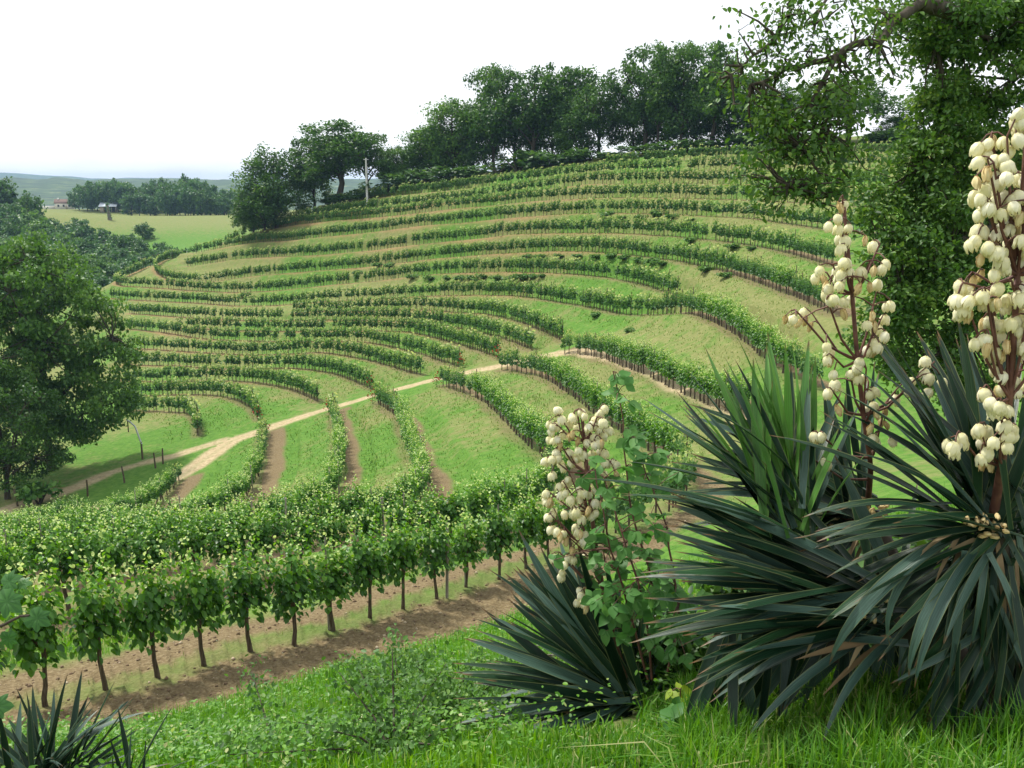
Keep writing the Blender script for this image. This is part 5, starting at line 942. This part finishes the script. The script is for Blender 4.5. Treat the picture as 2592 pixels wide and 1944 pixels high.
# lawn at the lower right
P=scatter(150000,lambda n:(g.uniform(-1.4,2.6,n),g.uniform(2.0,5.2,n)));u,v,d=px(P);k=(u>-50+0*u)&(u<2700)&(v>1480)&(v<2080)&(u>np.interp(v,[1500,1780,1860,1944,2080],[1800,1720,1580,1340,1130]))&(P[:,1]<4.6)&(((u-1400)/230)**2+((v-1825)/55)**2>1);P=P[k];lu,lv,_=px(P);short=np.where((lu<1720)&(lv<2080),.5,1.0)
n=len(P);clump=fbm(P[:,0]*3.5,P[:,1]*3.5,13,3);keep=g.random(n)<np.clip(.35+.9*clump,0,1);P=P[keep];short=short[keep];clump=clump[keep];n=len(P);L_=short*(.05+.19*clump**1.3)*g.uniform(.5,1.5,n);blades('lawn_grass','long bright green grass at the foot of the yuccas',P,L_,.0062*g.uniform(.6,1.6,n),'grass',np.clip(.22+.5*fbm(P[:,0]*2.2,P[:,1]*2.2,14,3)+g.normal(0,.22,n)+(g.random(n)<.07)*.4,0,1),.75,2)
print('lawn',n)
# weedy slope down to the tilled strip
def slope(n): 
    uu=g.uniform(-60,2650,n);vv=g.uniform(1420,2120,n);return uu,vv
uu,vv=slope(115000);dd=np.exp(np.interp(vv,[1420,1560,1640,1700,1760,1850,1944,1990,2120],np.log([19,15,11.5,9.8,8.8,7.2,5.8,5.3,4.3])));D0=ray(uu,vv)*dd[:,None];xx,yy=D0[:,0]+g.normal(0,.3,len(uu)),D0[:,1]+g.normal(0,.5,len(uu));zz=gz_at(xx,yy);k=(mask_at(dirt,xx,yy)<.3)&(mask_at(drow,xx,yy)>1.2)&(yy>np.where(uu<1250,3.7,4.3));P=np.stack([xx,yy,zz],1)[k];E_=scatter(26000,lambda n:(g.uniform(-2.6,1.2,n),g.uniform(2.9,6.2,n)));eu,ev,_=px(E_);P=np.r_[P,E_[(eu<np.interp(ev,[1500,1780,1860,1944,2080],[1800,1720,1600,1360,1150]))&(ev<2200)]];qu,qv,qd=px(P);P=P[(qd>6.5)|(((qu-1400)/230)**2+((qv-1825)/55)**2>1)];n=len(P);cl=fbm(P[:,0]*.9,P[:,1]*.9,17,3)
blades('slope_grass','tufted meadow grass on the slope below the yuccas',P,(.10+.28*cl)*g.uniform(.6,1.3,n)*np.clip(P[:,1]/7.5,.42,1),.010*g.uniform(.7,1.5,n),'grass',np.clip(.30+.4*fbm(P[:,0]*.5,P[:,1]*.5,19,3)+g.normal(0,.16,n)+(g.random(n)<.05)*.35,0,1),.6,3)
k2=g.random(n)<.5;Q0=P[k2&(cl>.42)];n=len(Q0);hh=g.uniform(.03,.24,n);C=Q0+np.stack([g.normal(0,.06,n),g.normal(0,.06,n),hh],1);L_=g.uniform(.022,.055,n)*np.clip(Q0[:,1]/7.5,.6,1.3);V,Q=leaves(C,np.stack([g.normal(0,1,n),g.normal(0,1,n),g.normal(0,.3,n)],1),np.stack([g.normal(0,.4,n),g.normal(0,.4,n),np.ones(n)],1),L_,L_*.55)
tag(link('slope_weeds',mesh_np('slope_weeds',V,[Q],[M['grass']],None,{'tint':np.repeat(np.clip(.5+g.normal(0,.2,n),0,1),2)})),'leafy weeds mixed into the meadow grass of the slope','weeds',None,'stuff')
# green strip under the front row, and coarser tufts on the banks
NB=150000;I=g.integers(0,len(RA),NB);off=g.uniform(-1,1,NB)*np.minimum(LS[I]*.55,3.2);along=g.normal(0,.3,(NB,2));xx=RA[I,0]+G[I,0]*off+along[:,0];yy=RA[I,1]+G[I,1]*off+along[:,1];d_=np.hypot(xx,yy)
k=(mask_at(dirt,xx,yy)<.35)&(mask_at(trk,xx,yy)<.3)&(d_<125)&(g.random(NB)<np.clip(46/d_,.25,1))&(mask_at(drow,xx,yy)>.30);xx,yy,d_=xx[k],yy[k],d_[k];zz=gz_at(xx,yy);n=len(xx);cl=fbm(xx*.5,yy*.5,23,3)
blades('bank_grass','short grass tufts on the terrace banks between vine rows',np.stack([xx,yy,zz],1),(.06+.13*cl)*g.uniform(.6,1.3,n)*np.clip(d_/60,.6,1.2),np.clip(.00075*d_,.012,.09)*g.uniform(.7,1.4,n),'bankgrass',np.clip(mask_at(dryv,xx,yy)*.75+.02+g.normal(0,.15,n),0,1),.7,4); print('bank',n)
# clods and stones on the tilled strips
ico=np.array([(0,0,1),(.9,0,.3),(.28,.85,.3),(-.73,.53,.3),(-.73,-.53,.3),(.28,-.85,.3),(0,0,-.5)]);icf=np.array([[0,1,2],[0,2,3],[0,3,4],[0,4,5],[0,5,1],[6,2,1],[6,3,2],[6,4,3],[6,5,4],[6,1,5]])
P=scatter(16000,lambda n:(g.uniform(-14,8,n),g.uniform(9,34,n)));k=(mask_at(dirt,P[:,0],P[:,1])>.5);P=P[k];n=len(P);s=.010+.042*g.random(n)**4;V=(ico[None]*s[:,None,None]*g.uniform(.6,1.4,(n,7,3))+P[:,None]).reshape(-1,3)
tag(link('soil_clods',mesh_np('soil_clods',V,[(icf[None]+np.arange(n)[:,None,None]*7).reshape(-1,3)],[M['clod'],M['stone']],(np.repeat(g.random(n)<.10,10)).astype(int))),'loose clods and pale stones on the tilled soil','clods',None,'stuff'); print('clods',n)
for lab,(u,v,d,s) in {'largest pale stone lying on the tilled strip at lower left':(417,1778,13.4,.075),'smaller tan stone just right of the large pale one':(440,1810,12.6,.05)}.items():
    p=gpt(u,v,d);b=MB();V,Q=tube([(-1,0,0),(-.7,0,.15),(0,0,.25),(.7,.1,.15),(1,0,.05)],[.05,.45,.62,.42,.05],8);b.add(V*s,Q);o=tag(link('stone',b.mesh('stone',[M['stone']],True)),lab,'stone');o.location=(p[0],p[1],float(gz_at(p[0],p[1])[0])+.01)
# ------------------------------------------------------------------ the summer haze
hm=bpy.data.materials.new('haze');hm.use_nodes=True;t=hm.node_tree;t.nodes.clear();o_=N(t,'ShaderNodeOutputMaterial');pv=N(t,'ShaderNodeVolumePrincipled');pv.inputs['Color'].default_value=(.42,.64,.92,1);pv.inputs['Density'].default_value=HAZE;t.links.new(pv.outputs[0],o_.inputs['Volume'])
zl=float(GV[:,2].min())-1;zh=max(float(GV[:,2].max())+6,32.0);b=MB();box(b,(0,0,(zl+zh)/2),(11000,11000,zh-zl));tag(link('haze',b.mesh('haze',[hm])),'thin blue summer haze over the valley',None,None,'stuff')
